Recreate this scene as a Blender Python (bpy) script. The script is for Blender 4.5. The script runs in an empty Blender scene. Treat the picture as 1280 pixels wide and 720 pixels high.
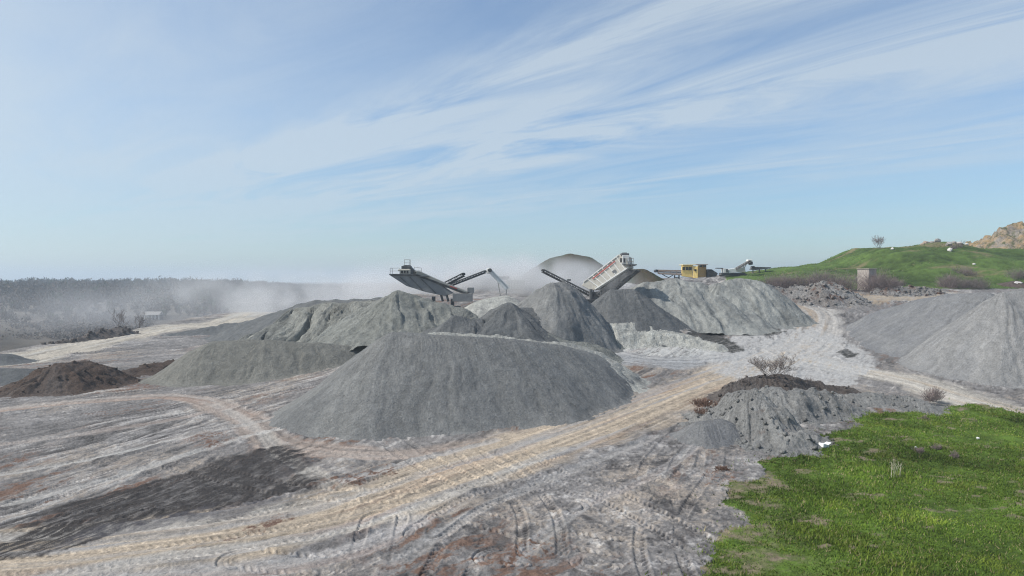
import bpy, bmesh, math, random
import numpy as np
from mathutils import Vector, Matrix

random.seed(7)
RNG = np.random.default_rng(7)
SC = bpy.context.scene
COL = SC.collection
H = 14.0          # camera height
F = 853.0         # focal length in photo pixels
V0 = 350.0        # horizon row

# ------------------------------------------------------------------ noise
def _hash(ix, iy, seed):
    h = (ix.astype(np.int64) * 374761393 + iy.astype(np.int64) * 668265263 + seed * 1442695041) & 0xFFFFFFFF
    h = ((h ^ (h >> 13)) * 1274126177) & 0xFFFFFFFF
    h = h ^ (h >> 16)
    return (h & 0xFFFF).astype(np.float64) / 65535.0

def vn(x, y, seed=0):
    x = np.asarray(x, float); y = np.asarray(y, float)
    ix = np.floor(x); iy = np.floor(y)
    fx = x - ix; fy = y - iy
    fx = fx * fx * fx * (fx * (fx * 6 - 15) + 10); fy = fy * fy * fy * (fy * (fy * 6 - 15) + 10)
    a = _hash(ix, iy, seed); b = _hash(ix + 1, iy, seed)
    c = _hash(ix, iy + 1, seed); d = _hash(ix + 1, iy + 1, seed)
    return (a + (b - a) * fx) * (1 - fy) + (c + (d - c) * fx) * fy

def fbm(x, y, seed=0, octv=4, gain=.5):
    s = 0; a = 1; t = 0
    for i in range(octv):
        c, sn = math.cos(.7 * i), math.sin(.7 * i)
        s = s + a * (vn((x * c - y * sn) * 2 ** i, (x * sn + y * c) * 2 ** i, seed + i * 17) - .5) * 2
        t += a; a *= gain
    return s / t          # -1..1

def sst(a, b, x):
    t = np.clip((x - a) / (b - a), 0, 1)
    return t * t * (3 - 2 * t)

# ------------------------------------------------------------------ terrain
RY = [0, 55, 80, 88, 104, 125, 145, 160, 175, 190, 300]
RZ = [0, 0, 1.2, 1.8, 3.2, 6.0, 9.1, 11.3, 13.6, 14.6, 14.8]
LY = [0, 60, 100, 130, 200, 300]
LZ = [0, 0, .3, .8, 3.0, 3.6]
CU = [640, 860, 900, 960, 1050, 1075, 1092, 1110, 1150, 1165, 1180, 1195, 1222, 1280, 1500, 1800]
CZ = [12, 14.6, 15.3, 17.0, 19.2, 22.2, 24.0, 24.2, 24.4, 25.2, 25.8, 25.4, 23.6, 23.2, 24, 23]
VR = [0, 100, 250, 400, 700, 1000, 2500, 7000]
VZ = [-13, -13, -9, -5, 4, 6, 2, -4]

def terrain(x, y):
    x = np.asarray(x, float); y = np.asarray(y, float)
    R = np.interp(y, RY, RZ); L = np.interp(y, LY, LZ)
    w = sst(-44, -12, x)
    z = L * (1 - w) + R * w
    # raised pad the machines stand on
    pad = np.interp(y, [108, 114, 122, 132, 160], [4.5, 7.4, 8.2, 10, 10.5])
    pm = sst(-31, -23, x) * (1 - sst(24, 34, x)) * sst(106, 112, y)
    z = np.maximum(z, pad * pm + z * (1 - pm))
    # grassy hill on the right
    cz = np.interp(x / 210 * F + 640, CU, CZ)
    hill = np.interp(y, [100, 162], [3, 11.5]) + (cz - 11.5) * sst(163, 212, y + 4 * fbm(x * .05, y * .05, 5, 2))
    hw = sst(34, 48, x) * sst(150, 168, y)
    hill = hill - (cz - 10.5) * sst(220, 272, y)
    hill = hill + .5 * fbm(x * .12, y * .12, 9, 3) * sst(168, 190, y)
    z = z * (1 - hw) + hill * hw
    # the yard's edge: beyond it the land drops to the wooded valley
    r = np.sqrt(x * x + y * y)
    vz = np.interp(r, VR, VZ) + 2.2 * fbm(x * .006, y * .006, 3, 3) * sst(200, 400, r)
    e1 = sst(0, 26, (-93 - x) + 4 * fbm(x * .06, y * .06, 21, 2)) * sst(60, 110, y)
    e2 = sst(0, 60, y - np.interp(x, [-200, -60, 20, 60, 110, 400], [228, 228, 235, 275, 300, 320]))
    e = 1 - (1 - e1) * (1 - e2)
    return z * (1 - e) + vz * e

def unproj(u, v):
    """photo pixel -> point on the terrain"""
    s = (u - 640) / F; k = (v - V0) / F
    y = np.geomspace(18, 900, 2600)
    d = (H - k * y) - terrain(s * y, y)
    i = np.argmax(d < 0) if (d < 0).any() else len(y) - 1
    return s * y[i], y[i]

def W(u, v, D):
    return Vector(((u - 640) / F * D, D, H - (v - V0) * D / F))

def ground_pt(u, v):
    x, y = unproj(u, v)
    return Vector((x, y, float(terrain(x, y))))

def tz(x, y):
    return float(terrain(x, y))

# ------------------------------------------------------------------ materials
def nmat(name):
    m = bpy.data.materials.new(name); m.use_nodes = True
    nt = m.node_tree
    for n in list(nt.nodes): nt.nodes.remove(n)
    out = nt.nodes.new('ShaderNodeOutputMaterial')
    b = nt.nodes.new('ShaderNodeBsdfPrincipled')
    nt.links.new(b.outputs[0], out.inputs[0])
    b.inputs['Specular IOR Level'].default_value = .15
    return m, nt, b

def N(nt, t, **kw):
    n = nt.nodes.new(t)
    for k, v in kw.items(): setattr(n, k, v)
    return n

def noise(nt, vec, scale, detail=4, rough=.6):
    n = N(nt, 'ShaderNodeTexNoise')
    n.inputs['Scale'].default_value = scale; n.inputs['Detail'].default_value = detail
    n.inputs['Roughness'].default_value = rough
    nt.links.new(vec, n.inputs['Vector'])
    return n.outputs['Fac']

def mrange(nt, val, a, b, c, d):
    n = N(nt, 'ShaderNodeMapRange')
    for i, q in enumerate((a, b, c, d)): n.inputs[i + 1].default_value = q
    nt.links.new(val, n.inputs[0])
    return n.outputs[0]

def mixc(nt, fac, a, b, mode='MIX'):
    n = N(nt, 'ShaderNodeMix', data_type='RGBA', blend_type=mode)
    for s, q in ((n.inputs[0], fac), (n.inputs[6], a), (n.inputs[7], b)):
        if isinstance(q, (int, float)): s.default_value = q
        elif isinstance(q, tuple): s.default_value = (*q, 1)
        else: nt.links.new(q, s)
    return n.outputs[2]

def mth(nt, op, a, b):
    n = N(nt, 'ShaderNodeMath', operation=op)
    for s, q in zip(n.inputs, (a, b)):
        if isinstance(q, (int, float)): s.default_value = q
        else: nt.links.new(q, s)
    return n.outputs[0]

def vscale(nt, vec, s):
    n = N(nt, 'ShaderNodeMapping'); n.inputs['Scale'].default_value = s
    nt.links.new(vec, n.inputs['Vector'])
    return n.outputs[0]

def bump(nt, b, h, dist, strength=1.0):
    n = N(nt, 'ShaderNodeBump'); n.inputs['Distance'].default_value = dist
    n.inputs['Strength'].default_value = strength
    nt.links.new(h, n.inputs['Height']); nt.links.new(n.outputs[0], b.inputs['Normal'])

def pos(nt):
    return N(nt, 'ShaderNodeNewGeometry').outputs['Position']

def soil_material():
    m, nt, b = nmat('soil')
    a = N(nt, 'ShaderNodeVertexColor'); a.layer_name = 'tint'
    p = pos(nt)
    f1 = noise(nt, p, 2.2, 6, .7); f2 = noise(nt, p, 9, 4, .7)
    k = mth(nt, 'MULTIPLY', mrange(nt, f1, .3, .7, .78, 1.22), mrange(nt, f2, .3, .7, .74, 1.26))
    c = mixc(nt, 1.0, a.outputs['Color'], k, 'MULTIPLY')
    nt.links.new(c, b.inputs['Base Color'])
    b.inputs['Roughness'].default_value = .95
    bump(nt, b, mth(nt, 'ADD', f1, mth(nt, 'MULTIPLY', f2, .5)), .12)
    return m

def gravel_material(name, base, alt, amount=.5, streak=.25, patch=None, contrast=1.0):
    """pile of crushed stone: streaks down the fall line, patches, grain"""
    m, nt, b = nmat(name)
    p = pos(nt)
    uv = N(nt, 'ShaderNodeUVMap'); uv.uv_map = 'fall'
    wob = N(nt, 'ShaderNodeVectorMath', operation='MULTIPLY_ADD')
    wn = nt.nodes.new('ShaderNodeTexNoise'); wn.inputs['Scale'].default_value = .16; wn.inputs['Detail'].default_value = 3
    nt.links.new(p, wn.inputs['Vector']); nt.links.new(wn.outputs['Color'], wob.inputs[0]); wob.inputs[1].default_value = (7, 9, 0); nt.links.new(uv.outputs[0], wob.inputs[2])
    s1 = noise(nt, vscale(nt, wob.outputs[0], (.75, .10, 1)), 1.0, 6, .7)
    s2 = noise(nt, vscale(nt, wob.outputs[0], (.20, .06, 1)), 1.0, 3, .6)
    g1 = noise(nt, p, .22, 5, .65); g2 = noise(nt, p, 4.5, 6, .85)
    g3 = noise(nt, p, 1.1, 4, .7)
    f = mrange(nt, mth(nt, 'ADD', mth(nt, 'MULTIPLY', s2, .6), mth(nt, 'MULTIPLY', g1, .4)), .42, .60, 0, amount)
    c = mixc(nt, f, base, alt)
    k = mrange(nt, s1, .3, .7, 1 - streak, 1 + streak)
    k = mth(nt, 'MULTIPLY', k, mrange(nt, g2, .3, .7, .68, 1.32))
    k = mth(nt, 'MULTIPLY', k, mrange(nt, g3, .3, .7, 1 - .16 * contrast, 1 + .16 * contrast))
    c = mixc(nt, 1.0, c, k, 'MULTIPLY')
    if patch:
        col, lo, hi = patch
        q = noise(nt, p, .35, 5, .65)
        c = mixc(nt, mrange(nt, q, lo, hi, 0, 1), c, col)
    nt.links.new(c, b.inputs['Base Color'])
    b.inputs['Roughness'].default_value = .95
    bump(nt, b, mth(nt, 'ADD', mth(nt, 'MULTIPLY', s1, .45), mth(nt, 'ADD', mth(nt, 'MULTIPLY', g2, .6), mth(nt, 'MULTIPLY', g3, .6))), .40 * contrast)
    return m

def metal(name, col, dust=.35, rough=.6, dustcol=(.36, .35, .33), scale=.7):
    m, nt, b = nmat(name)
    t = N(nt, 'ShaderNodeTexCoord').outputs['Object']
    n1 = noise(nt, t, scale, 6, .7); n2 = noise(nt, t, scale * 6, 4, .7)
    c = mixc(nt, mrange(nt, n1, .38, .68, 0, dust), col, dustcol)
    c = mixc(nt, 1.0, c, mrange(nt, n2, .3, .7, .85, 1.12), 'MULTIPLY')
    nt.links.new(c, b.inputs['Base Color']); b.inputs['Roughness'].default_value = rough
    b.inputs['Specular IOR Level'].default_value = .3
    return m

def twig_material(name, c1, c2):
    m, nt, b = nmat(name)
    n1 = noise(nt, pos(nt), .9, 3)
    nt.links.new(mixc(nt, mrange(nt, n1, .35, .65, 0, 1), c1, c2), b.inputs['Base Color'])
    b.inputs['Roughness'].default_value = .9
    return m

# ------------------------------------------------------------------ objects
def mesh_np(name, v, f, mat=None, smooth=True):
    """v (n,3), f (m,k) numpy -> mesh"""
    me = bpy.data.meshes.new(name)
    n, k = f.shape
    me.vertices.add(len(v)); me.vertices.foreach_set('co', np.ascontiguousarray(v, np.float32).ravel())
    me.loops.add(n * k); me.loops.foreach_set('vertex_index', np.ascontiguousarray(f, np.int32).ravel())
    me.polygons.add(n)
    me.polygons.foreach_set('loop_start', np.arange(0, n * k, k, dtype=np.int32))
    me.polygons.foreach_set('loop_total', np.full(n, k, np.int32))
    me.polygons.foreach_set('use_smooth', np.full(n, smooth, bool))
    if mat: me.materials.append(mat)
    me.update(calc_edges=True)
    return me

def link(name, me, parent=None):
    o = bpy.data.objects.new(name, me); COL.objects.link(o)
    if parent: o.parent = parent
    return o

def tag(o, label=None, cat=None, group=None, kind=None):
    if label: o['label'] = label
    if cat: o['category'] = cat
    if group: o['group'] = group
    if kind: o['kind'] = kind
    return o

def thing(name, loc, label, cat, group=None, rz=0):
    o = bpy.data.objects.new(name, None); COL.objects.link(o)
    o.location = loc; o.rotation_euler = (0, 0, rz)
    return tag(o, label, cat, group)

def set_color(me, rgb, name='tint'):
    a = me.color_attributes.new(name, 'FLOAT_COLOR', 'POINT')
    c = np.ones((len(me.vertices), 4), np.float32); c[:, :3] = rgb
    a.data.foreach_set('color', c.ravel())

class MB:
    """collects shapes in world space; build() links one mesh, local to its parent"""
    def __init__(s): s.bm = bmesh.new()
    def _xf(s, geom, M):
        bmesh.ops.transform(s.bm, matrix=M, verts=geom)
    def box(s, c, size, M=None):
        g = bmesh.ops.create_cube(s.bm, size=1)['verts']
        T = Matrix.Translation(Vector(c)) @ (M or Matrix.Identity(4)) @ Matrix.Diagonal((*size, 1))
        s._xf(g, T); return s
    def beam(s, a, b, w, h, up=Vector((0, 0, 1))):
        a = Vector(a); b = Vector(b); d = b - a; L = d.length; x = d.normalized()
        y = up.cross(x)
        if y.length < 1e-4: y = Vector((0, 1, 0)).cross(x)
        y.normalize(); z = x.cross(y)
        M = Matrix((x, y, z)).transposed().to_4x4()
        return s.box((a + b) / 2, (L, w, h), M)
    def tube(s, a, b, r, n=10, r2=None):
        a = Vector(a); b = Vector(b); d = b - a
        g = bmesh.ops.create_cone(s.bm, cap_ends=True, segments=n, radius1=r, radius2=r if r2 is None else r2, depth=d.length)['verts']
        M = Matrix.Translation((a + b) / 2) @ d.to_track_quat('Z', 'Y').to_matrix().to_4x4()
        s._xf(g, M); return s
    def prism(s, poly, depth):
        """polygon in 3D points, extruded along vector depth"""
        vs = [s.bm.verts.new(p) for p in poly]; ws = [s.bm.verts.new(Vector(p) + Vector(depth)) for p in poly]
        s.bm.faces.new(vs); s.bm.faces.new(list(reversed(ws)))
        n = len(vs)
        for i in range(n): s.bm.faces.new((vs[(i + 1) % n], vs[i], ws[i], ws[(i + 1) % n]))
        return s
    def build(s, name, mat, parent=None, origin=None, bev=.03, label=None):
        bmesh.ops.recalc_face_normals(s.bm, faces=s.bm.faces)
        if parent is not None and origin is None:
            origin = Vector((0, 0, 0)); q = parent
            while q: origin = origin + q.location; q = q.parent
        if origin is not None: bmesh.ops.translate(s.bm, verts=s.bm.verts, vec=-Vector(origin))
        me = bpy.data.meshes.new(name); s.bm.to_mesh(me); s.bm.free()
        me.materials.append(mat)
        o = link(name, me, parent)
        if parent is None and origin is not None: o.location = origin
        if bev:
            md = o.modifiers.new('bevel', 'BEVEL'); md.width = bev; md.segments = 1; md.limit_method = 'ANGLE'
        if label: o['label'] = label
        return o

# ------------------------------------------------------------------ ground sheet
def rows():
    y = [14.0]
    while y[-1] < 7000:
        q = y[-1]
        d = q * q / (682 * H) * .6
        if q < 22: d = .5
        elif q < 110: d = min(max(d, .045), .30)
        elif q < 235: d = .42
        else: d = q * .02
        y.append(q + d)
    return np.array(y)

def path_px(pts):
    p = np.array([unproj(u, v) for u, v in pts])
    # Catmull-Rom refine
    out = []
    for i in range(len(p) - 1):
        p0, p1, p2, p3 = p[max(i - 1, 0)], p[i], p[i + 1], p[min(i + 2, len(p) - 1)]
        n = max(4, int(np.linalg.norm(p2 - p1) / 2.0))
        for t in np.linspace(0, 1, n, endpoint=False):
            out.append(.5 * (2 * p1 + (p2 - p0) * t + (2 * p0 - 5 * p1 + 4 * p2 - p3) * t * t + (3 * p1 - p0 - 3 * p2 + p3) * t ** 3))
    out.append(p[-1])
    return np.array(out)

def path_coords(x, y, P, reach):
    """indices near the path, arc length, signed side distance"""
    m = (x > P[:, 0].min() - reach) & (x < P[:, 0].max() + reach) & (y > P[:, 1].min() - reach) & (y < P[:, 1].max() + reach)
    idx = np.nonzero(m)[0]
    px, py = x[idx], y[idx]
    best = np.full(len(idx), 1e9); S = np.zeros(len(idx)); Dd = np.zeros(len(idx)); acc = 0
    for a, b in zip(P[:-1], P[1:]):
        t = b - a; L = np.hypot(*t); t = t / max(L, 1e-6)
        al = (px - a[0]) * t[0] + (py - a[1]) * t[1]
        sd = -(px - a[0]) * t[1] + (py - a[1]) * t[0]
        ac = np.clip(al, 0, L)
        dd = np.hypot(sd, al - ac)
        w = dd < best
        best[w] = dd[w]; S[w] = acc + ac[w]; Dd[w] = np.where(sd[w] < 0, -dd[w], dd[w])
        acc += L
    k = best < reach
    return idx[k], S[k], Dd[k]

def in_poly(x, y, P):
    r = np.zeros(len(x), bool); j = len(P) - 1
    for i in range(len(P)):
        xi, yi = P[i]; xj, yj = P[j]
        c = ((yi > y) != (yj > y)) & (x < (xj - xi) * (y - yi) / (yj - yi + 1e-12) + xi)
        r ^= c; j = i
    return r

def mixn(c, col, w):
    return c + (np.asarray(col)[None, :] - c) * np.clip(w, 0, 1)[:, None]

GRASS_PX = [(866, 760), (884, 690), (915, 668), (940, 655), (936, 640), (903, 628), (908, 608), (958, 597), (955, 577), (1005, 566), (1000, 551),
            (1040, 545), (1080, 530), (1062, 518), (1120, 515), (1180, 512), (1205, 503), (1240, 508), (1290, 522), (1420, 545), (1600, 580), (1600, 760), (1600, 1000), (830, 1000)]
GRASS_W = [unproj(u, v) for u, v in GRASS_PX]

def grass_mask(x, y):
    jx = x + 1.3 * fbm(x * .4, y * .4, 41, 6, .68); jy = y + 1.6 * fbm(x * .4, y * .4, 43, 6, .68)
    return in_poly(jx, jy, GRASS_W)

def bare_mask(x, y):
    edge = 1 - sst(0, 6.5, x - (.30 * (y - 33) + 9.8))
    n = fbm(x * .5 + 5, y * .7, 55, 5, .68)
    return np.clip(sst(.17, .42, n + .1 * fbm(x * .1, y * .1, 56, 2)) + edge * sst(-.22, .18, n) * (y < 48), 0, 1)

def make_ground():
    Y = rows(); S = np.linspace((-190 - 640) / F, (1470 - 640) / F, 1420)
    nr, nc = len(Y), len(S)
    yy, ss = np.meshgrid(Y, S, indexing='ij')
    x = (yy * ss).ravel(); y = yy.ravel()
    z = terrain(x, y)
    n = len(x)
    near = y < 235
    # ---- base soil colour
    c = np.zeros((n, 3)); c[:] = (.182, .173, .168)
    d1 = .848 * x - .53 * y; s1 = .53 * x + .848 * y       # along the usual driving direction
    warp = 1.8 * fbm(x * .09, y * .09, 11, 3) + 6.0 * fbm(x * .028, y * .028, 10, 2)
    st = .6 * fbm((d1 + warp) * .55, s1 * .075, 12, 5, .65) + .4 * fbm((d1 + warp) * 2.0, s1 * .26, 13, 4, .7)
    iso = fbm(x * .25, y * .25, 14, 5, .6)
    fine = fbm(x * 1.6, y * 1.6, 15, 4, .7)
    # right of the road the tracks cross in all directions
    chaos = sst(-14, 2, x - (y - 40) * .55 - 0) * (1 - sst(70, 90, y))
    swirl = fbm(x * .6 + 2.5 * fbm(x * .2, y * .2, 16, 2), y * .35 + 2.5 * fbm(x * .2, y * .2, 18, 2), 19, 4, .65)
    st2 = fbm((d1 + warp) * 3.2, s1 * .26, 27, 4, .75)
    grit = fbm(x * 4.2, y * 3.2, 28, 3, .8)
    calm = .45 + .55 * sst(-.25, .25, fbm(x * .06, y * .06, 31, 3))      # some stretches are smooth dust
    churn = fbm(x * .9 + 1.5 * fbm(x * .5, y * .5, 32, 3), y * .6 + 1.5 * fbm(x * .5 + 9, y * .5, 33, 3), 34, 5, .65)
    st = st * calm * (1 - .85 * chaos) + .55 * chaos * churn
    st2 = st2 * calm * (1 - .85 * chaos) + .45 * chaos * fbm(x * 2.4, y * 1.8, 35, 4, .7)
    pat = (st * 1.15 + st2 * .42) * (1 - chaos * .4) + chaos * .3 * swirl
    c *= np.clip(1 + 1.05 * pat + .35 * iso + .40 * fine + .35 * grit, .2, 2.2)[:, None]
    c = mixn(c, (.295, .25, .205), sst(.08, .5, .8 * pat + .5 * fbm(x * .1, y * .1, 22, 3) + .3 * grit) * .8)
    c = mixn(c, (.40, .385, .365), sst(.12, .40, st2 * .7 + .3 * iso + .5 * st + .2 * fine) * .85)
    c = mixn(c, (.062, .057, .056), sst(.12, .42, -st2 * .6 - .6 * st + .35 * fbm(x * .1, y * .1, 29, 3) + .2 * fine) * .8)
    rust = sst(.10, .40, fbm(d1 * .9 + warp, s1 * .10, 23, 5, .7) + .45 * fine) * sst(-.15, .25, fbm(x * .07, y * .07, 24, 3))
    c = mixn(c, (.15, .098, .075), rust * near)
    # ---- paths
    hgt = np.zeros(n)
    def road(px, half, col, col2, seed, strength=.9, rut=0.05, rustw=.0):
        P = path_px(px)
        idx, s, d = path_coords(x, y, P, half * 1.8)
        dn = d + .45 * half * fbm(x[idx] * .22, y[idx] * .22, seed, 3)
        w = (1 - sst(half * .6, half * 1.15, np.abs(dn))) * strength
        q = .55 * fbm(d * 1.1 + .4 * fbm(s * .05, d * 0, seed + 1, 2), s * .035, seed + 2, 4, .65) + .45 * fbm(d * 3.4, s * .09, seed + 3, 3, .7)
        cc = np.asarray(col)[None, :] * np.clip(1 + .8 * q + .2 * fine[idx] + .25 * grit[idx], .35, 1.8)[:, None]
        w = w * np.clip(1.15 + 1.0 * q + .3 * fine[idx], .42, 1)
        cc = mixn(cc, col2, sst(.02, .5, fbm(d * .8, s * .03, seed + 4, 4, .6)))
        if rustw: cc = mixn(cc, (.24, .125, .075), sst(.1, .45, fbm(d * .9, s * .06, seed + 6, 4, .6)) * rustw)
        c[idx] = c[idx] * (1 - w)[:, None] + cc * w[:, None]
        hgt[idx] += w * (rut * fbm(d * 1.5, s * .03, seed + 5, 3) * 1.6)
        # spoil ridge along both edges
        hgt[idx] += strength * .20 * np.exp(-((np.abs(dn) - half * 1.1) / .35) ** 2) * (.5 + .5 * fbm(x[idx], y[idx], seed + 8, 3))
        return idx, w
    BEI, GRY, CRM = (.385, .32, .245), (.31, .295, .28), (.37, .345, .305)
    roadw = np.zeros(n)
    for px, half, a, b2, sd, stg, rw in (
        ([(950, 445), (880, 453), (800, 451), (740, 441), (690, 432), (640, 428)], 4.5, (.27, .275, .28), (.36, .36, .355), 140, .9, 0),
        ([(870, 478), (760, 507), (690, 534), (600, 556), (480, 569), (380, 562), (330, 545), (295, 520), (245, 500), (190, 497), (80, 505), (-60, 520)], 2.0, (.30, .25, .215), (.36, .33, .30), 150, .8, .35),
        ([(330, 545), (360, 575), (400, 597), (440, 622)], .9, (.34, .32, .29), (.40, .385, .36), 160, .8, 0),
        ([(1000, 440), (1022, 415), (1024, 392), (1000, 377), (1050, 372), (1120, 373), (1190, 367)], 4.5, (.31, .295, .275), (.32, .26, .20), 170, .95, 0),
        ([(10, 452), (80, 437), (150, 421), (220, 408), (300, 397), (380, 388)], 7.0, (.37, .335, .28), (.42, .40, .36), 180, .95, 0),
        ([(995, 448), (1060, 461), (1130, 476), (1200, 497), (1290, 523), (1420, 558)], 4.2, CRM, (.36, .30, .23), 190, .95, .08),
        ([(-80, 707), (60, 700), (150, 690), (300, 668), (430, 640), (540, 602), (640, 570), (740, 535), (870, 484), (960, 452), (1010, 432)], 4.6, BEI, GRY, 200, .95, .22),
        ([(-80, 680), (150, 664), (300, 648), (400, 630), (450, 618)], 1.0, (.35, .33, .30), GRY, 210, .7, .2),
        ([(-40, 642), (120, 605), (260, 560), (345, 538)], .7, (.34, .325, .305), (.40, .39, .37), 230, .75, .1),
        ([(-40, 602), (100, 577), (230, 547), (330, 527)], .6, (.33, .315, .295), (.40, .39, .37), 240, .75, .2),
        ([(-40, 562), (120, 541), (240, 521), (310, 504)], .8, (.32, .30, .28), (.38, .37, .35), 250, .7, .3),
        ([(60, 724), (250, 692), (420, 668), (560, 622), (700, 562)], .7, (.36, .34, .31), (.42, .40, .37), 260, .7, 0),
        ([(430, 604), (520, 577), (620, 552)], .6, (.35, .33, .31), (.4, .39, .37), 265, .7, .2),
        ([(470, 724), (560, 662), (680, 602), (820, 547)], .6, (.30, .29, .28), (.38, .37, .36), 270, .6, .2),
        ([(640, 704), (720, 642), (820, 592), (890, 542)], .6, (.29, .285, .28), (.37, .365, .36), 280, .6, .2),
        ([(100, 735), (330, 712), (430, 690), (520, 655)], 1.3, (.34, .325, .315), (.40, .39, .375), 220, .7, .3),
    ):
        idx, w = road(px, half, a, b2, sd, stg, rustw=rw)
        if half > 2.5: roadw[idx] = np.maximum(roadw[idx], w)
    def blob(px, col, w0, seed, r=.8, fr=.3, patchy=False):
        P = [unproj(u, v) for u, v in px]
        a = np.array(P); m = (x > a[:, 0].min() - 4) & (x < a[:, 0].max() + 4) & (y > a[:, 1].min() - 4) & (y < a[:, 1].max() + 4)
        idx = np.nonzero(m)[0]
        jx = r * 1.3 * fbm(x[idx] * fr, y[idx] * fr, seed, 5, .65); jy = r * 1.3 * fbm(x[idx] * fr + 9, y[idx] * fr, seed + 3, 5, .65)
        jit = 2.6 * r * fbm(d1[idx] * 1.1, s1[idx] * .05, seed + 5, 4, .7)
        acc = 0
        for k in range(6):      # feathered edge
            o = r * (k - 2.5) / 2.5
            acc = acc + in_poly(x[idx] + o * .5 + jit * .53 + jx, y[idx] + o * .6 + jit * .848 + jy, P)
        w = acc / 6. * w0
        w = w * np.clip(1 + 1.9 * st2[idx] + .8 * fine[idx], .1, 1.08)
        if patchy: w = w * sst(-.12, .22, .6 * st2[idx] + .5 * fine[idx] + .5 * grit[idx])
        c[idx] = c[idx] * (1 - w)[:, None] + np.asarray(col) * w[:, None]
        return idx, w
    # pale dusty junction
    blob([(870, 440), (930, 415), (1010, 410), (1075, 430), (1100, 455), (1060, 485), (980, 490), (900, 470)], (.375, .37, .36), .85, 300, 1.5)
    blob([(700, 428), (770, 440), (860, 448), (905, 440), (880, 425), (760, 425)], (.41, .41, .395), .85, 305, 1.0)
    # dark fresh strip in the front
    blob([(-40, 700), (0, 672), (60, 640), (190, 602), (320, 563), (352, 556), (385, 566), (350, 590), (410, 606), (330, 628), (250, 642), (160, 660), (60, 690)], (.043, .039, .038), .92, 310, 1.0)
    blob([(60, 690), (140, 655), (300, 630), (370, 618), (300, 645), (180, 668)], (.085, .082, .09), .6, 318, .8)
    blob([(340, 590), (352, 580), (385, 575), (395, 583), (350, 600)], (.06, .055, .055), .8, 319, .5)
    # rusty soil
    for i, px in enumerate((
        [(0, 575), (20, 566), (40, 568), (30, 580), (0, 590)], [(0, 610), (40, 600), (45, 610), (0, 622)],
        [(300, 665), (345, 645), (372, 648), (330, 664), (250, 690)], [(405, 600), (470, 585), (520, 580), (500, 592), (440, 610), (415, 614)],
        [(160, 480), (200, 462), (225, 452), (205, 475), (180, 490)], [(860, 500), (900, 495), (925, 505), (905, 520), (870, 522)],
        [(600, 540), (660, 522), (675, 524), (640, 540)], [(620, 690), (700, 670), (720, 690), (660, 720), (610, 715)],
        [(480, 710), (560, 700), (590, 730), (480, 740)], [(870, 590), (905, 585), (930, 595), (890, 605)], [(232, 545), (280, 540), (290, 556), (245, 562)])):
        blob(px, (.14, .088, .066), .95, 330 + i * 7, .9, .6, True)
    # wet dark patches by the pale cone
    wet = np.zeros(n)
    for i, px in enumerate(([(855, 417), (885, 416), (920, 428), (932, 438), (915, 441), (895, 432), (865, 424)], [(900, 411), (968, 411), (985, 415), (960, 420), (925, 419), (905, 416)],
                            [(1046, 441), (1062, 437), (1076, 443), (1060, 448)], [(855, 411), (930, 410), (935, 413), (860, 414)])):
        idx, w = blob(px, (.055, .054, .05), .95, 420 + i * 9, .5, .5)
        wet[idx] = np.maximum(wet[idx], w)
    # right hand heap apron, sandy
    blob([(950, 372), (1010, 366), (1120, 368), (1180, 364), (1180, 372), (1060, 382), (1000, 380)], (.31, .25, .18), .7, 470, 2)
    # ---- grass in front
    g = grass_mask(x, y) & (y < 90)
    gn = fbm(x * .30, y * .30, 51, 5, .6); gn2 = fbm(x * 1.3, y * 1.3, 53, 4, .7)
    gc = np.array((.070, .115, .018))[None, :] * (1 + .55 * gn + .5 * gn2)[:, None]
    bare = bare_mask(x, y)
    gc = mixn(gc, (.20, .16, .115), bare * .8 * np.clip(1 + fine, .3, 1.2))
    gc = np.clip(gc, .008, 1)
    c[g] = gc[g]
    hgt[g] += (.16 * gn + .07 * gn2)[g]
    # ---- grass on the hill
    foot = 166 + 5 * fbm(x * .08, y * .08, 61, 4) - sst(60, 110, x) * 1
    hg = (x > 41) & (y > foot) & (x / y * F + 640 > 905 + 12 * fbm(x * .1, y * .1, 63, 3)) & (y < 330)
    hn = fbm(x * .07, y * .12, 65, 6, .6); hn2 = fbm(x * .5, y * .5, 67, 4, .7)
    hc = np.array((.060, .095, .022))[None, :] * (1 + .8 * hn + .6 * hn2)[:, None]
    hc = mixn(hc, (.18, .15, .085), sst(.25, .5, fbm(x * .06 + 3, y * .2, 68, 5, .62)) * .8)
    c[hg] = np.clip(hc, .01, 1)[hg]
    hgt[hg] += (.5 * hn + .22 * hn2)[hg]
    # ---- valley and far plain
    r = np.hypot(x, y)
    far = sst(4, 24, -91 - x + 4 * fbm(x * .06, y * .06, 21, 2)) * sst(60, 110, y); far = np.maximum(far, sst(232, 262, y) * (x < 45))
    far = np.maximum(far, sst(330, 380, y))
    fn = fbm(x * .012, y * .012, 71, 5, .6); fn2 = fbm(x * .0022, y * .0009, 73, 4, .6)
    fc = np.array((.095, .083, .070))[None, :] * np.clip(1 + .6 * fn + .6 * fbm(x * .05, y * .08, 75, 4), .3, 2)[:, None]
    fc = mixn(fc, (.28, .20, .14), sst(.05, .3, fn2) * .8 * sst(500, 900, r))
    fc = mixn(fc, (.07, .075, .05), sst(.15, .45, -fn2 + .3 * fn) * .4)
    c = c * (1 - far)[:, None] + fc * far[:, None]
    # ---- relief: general roughness + wheel tracks
    nf = (y < 110) & ~g
    rough = np.zeros(n)
    i = np.nonzero(nf)[0]
    lump = fbm(x[i] * .75, y[i] * .75, 30, 4, .6) + .5 * chaos[i] * churn[i]
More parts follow.
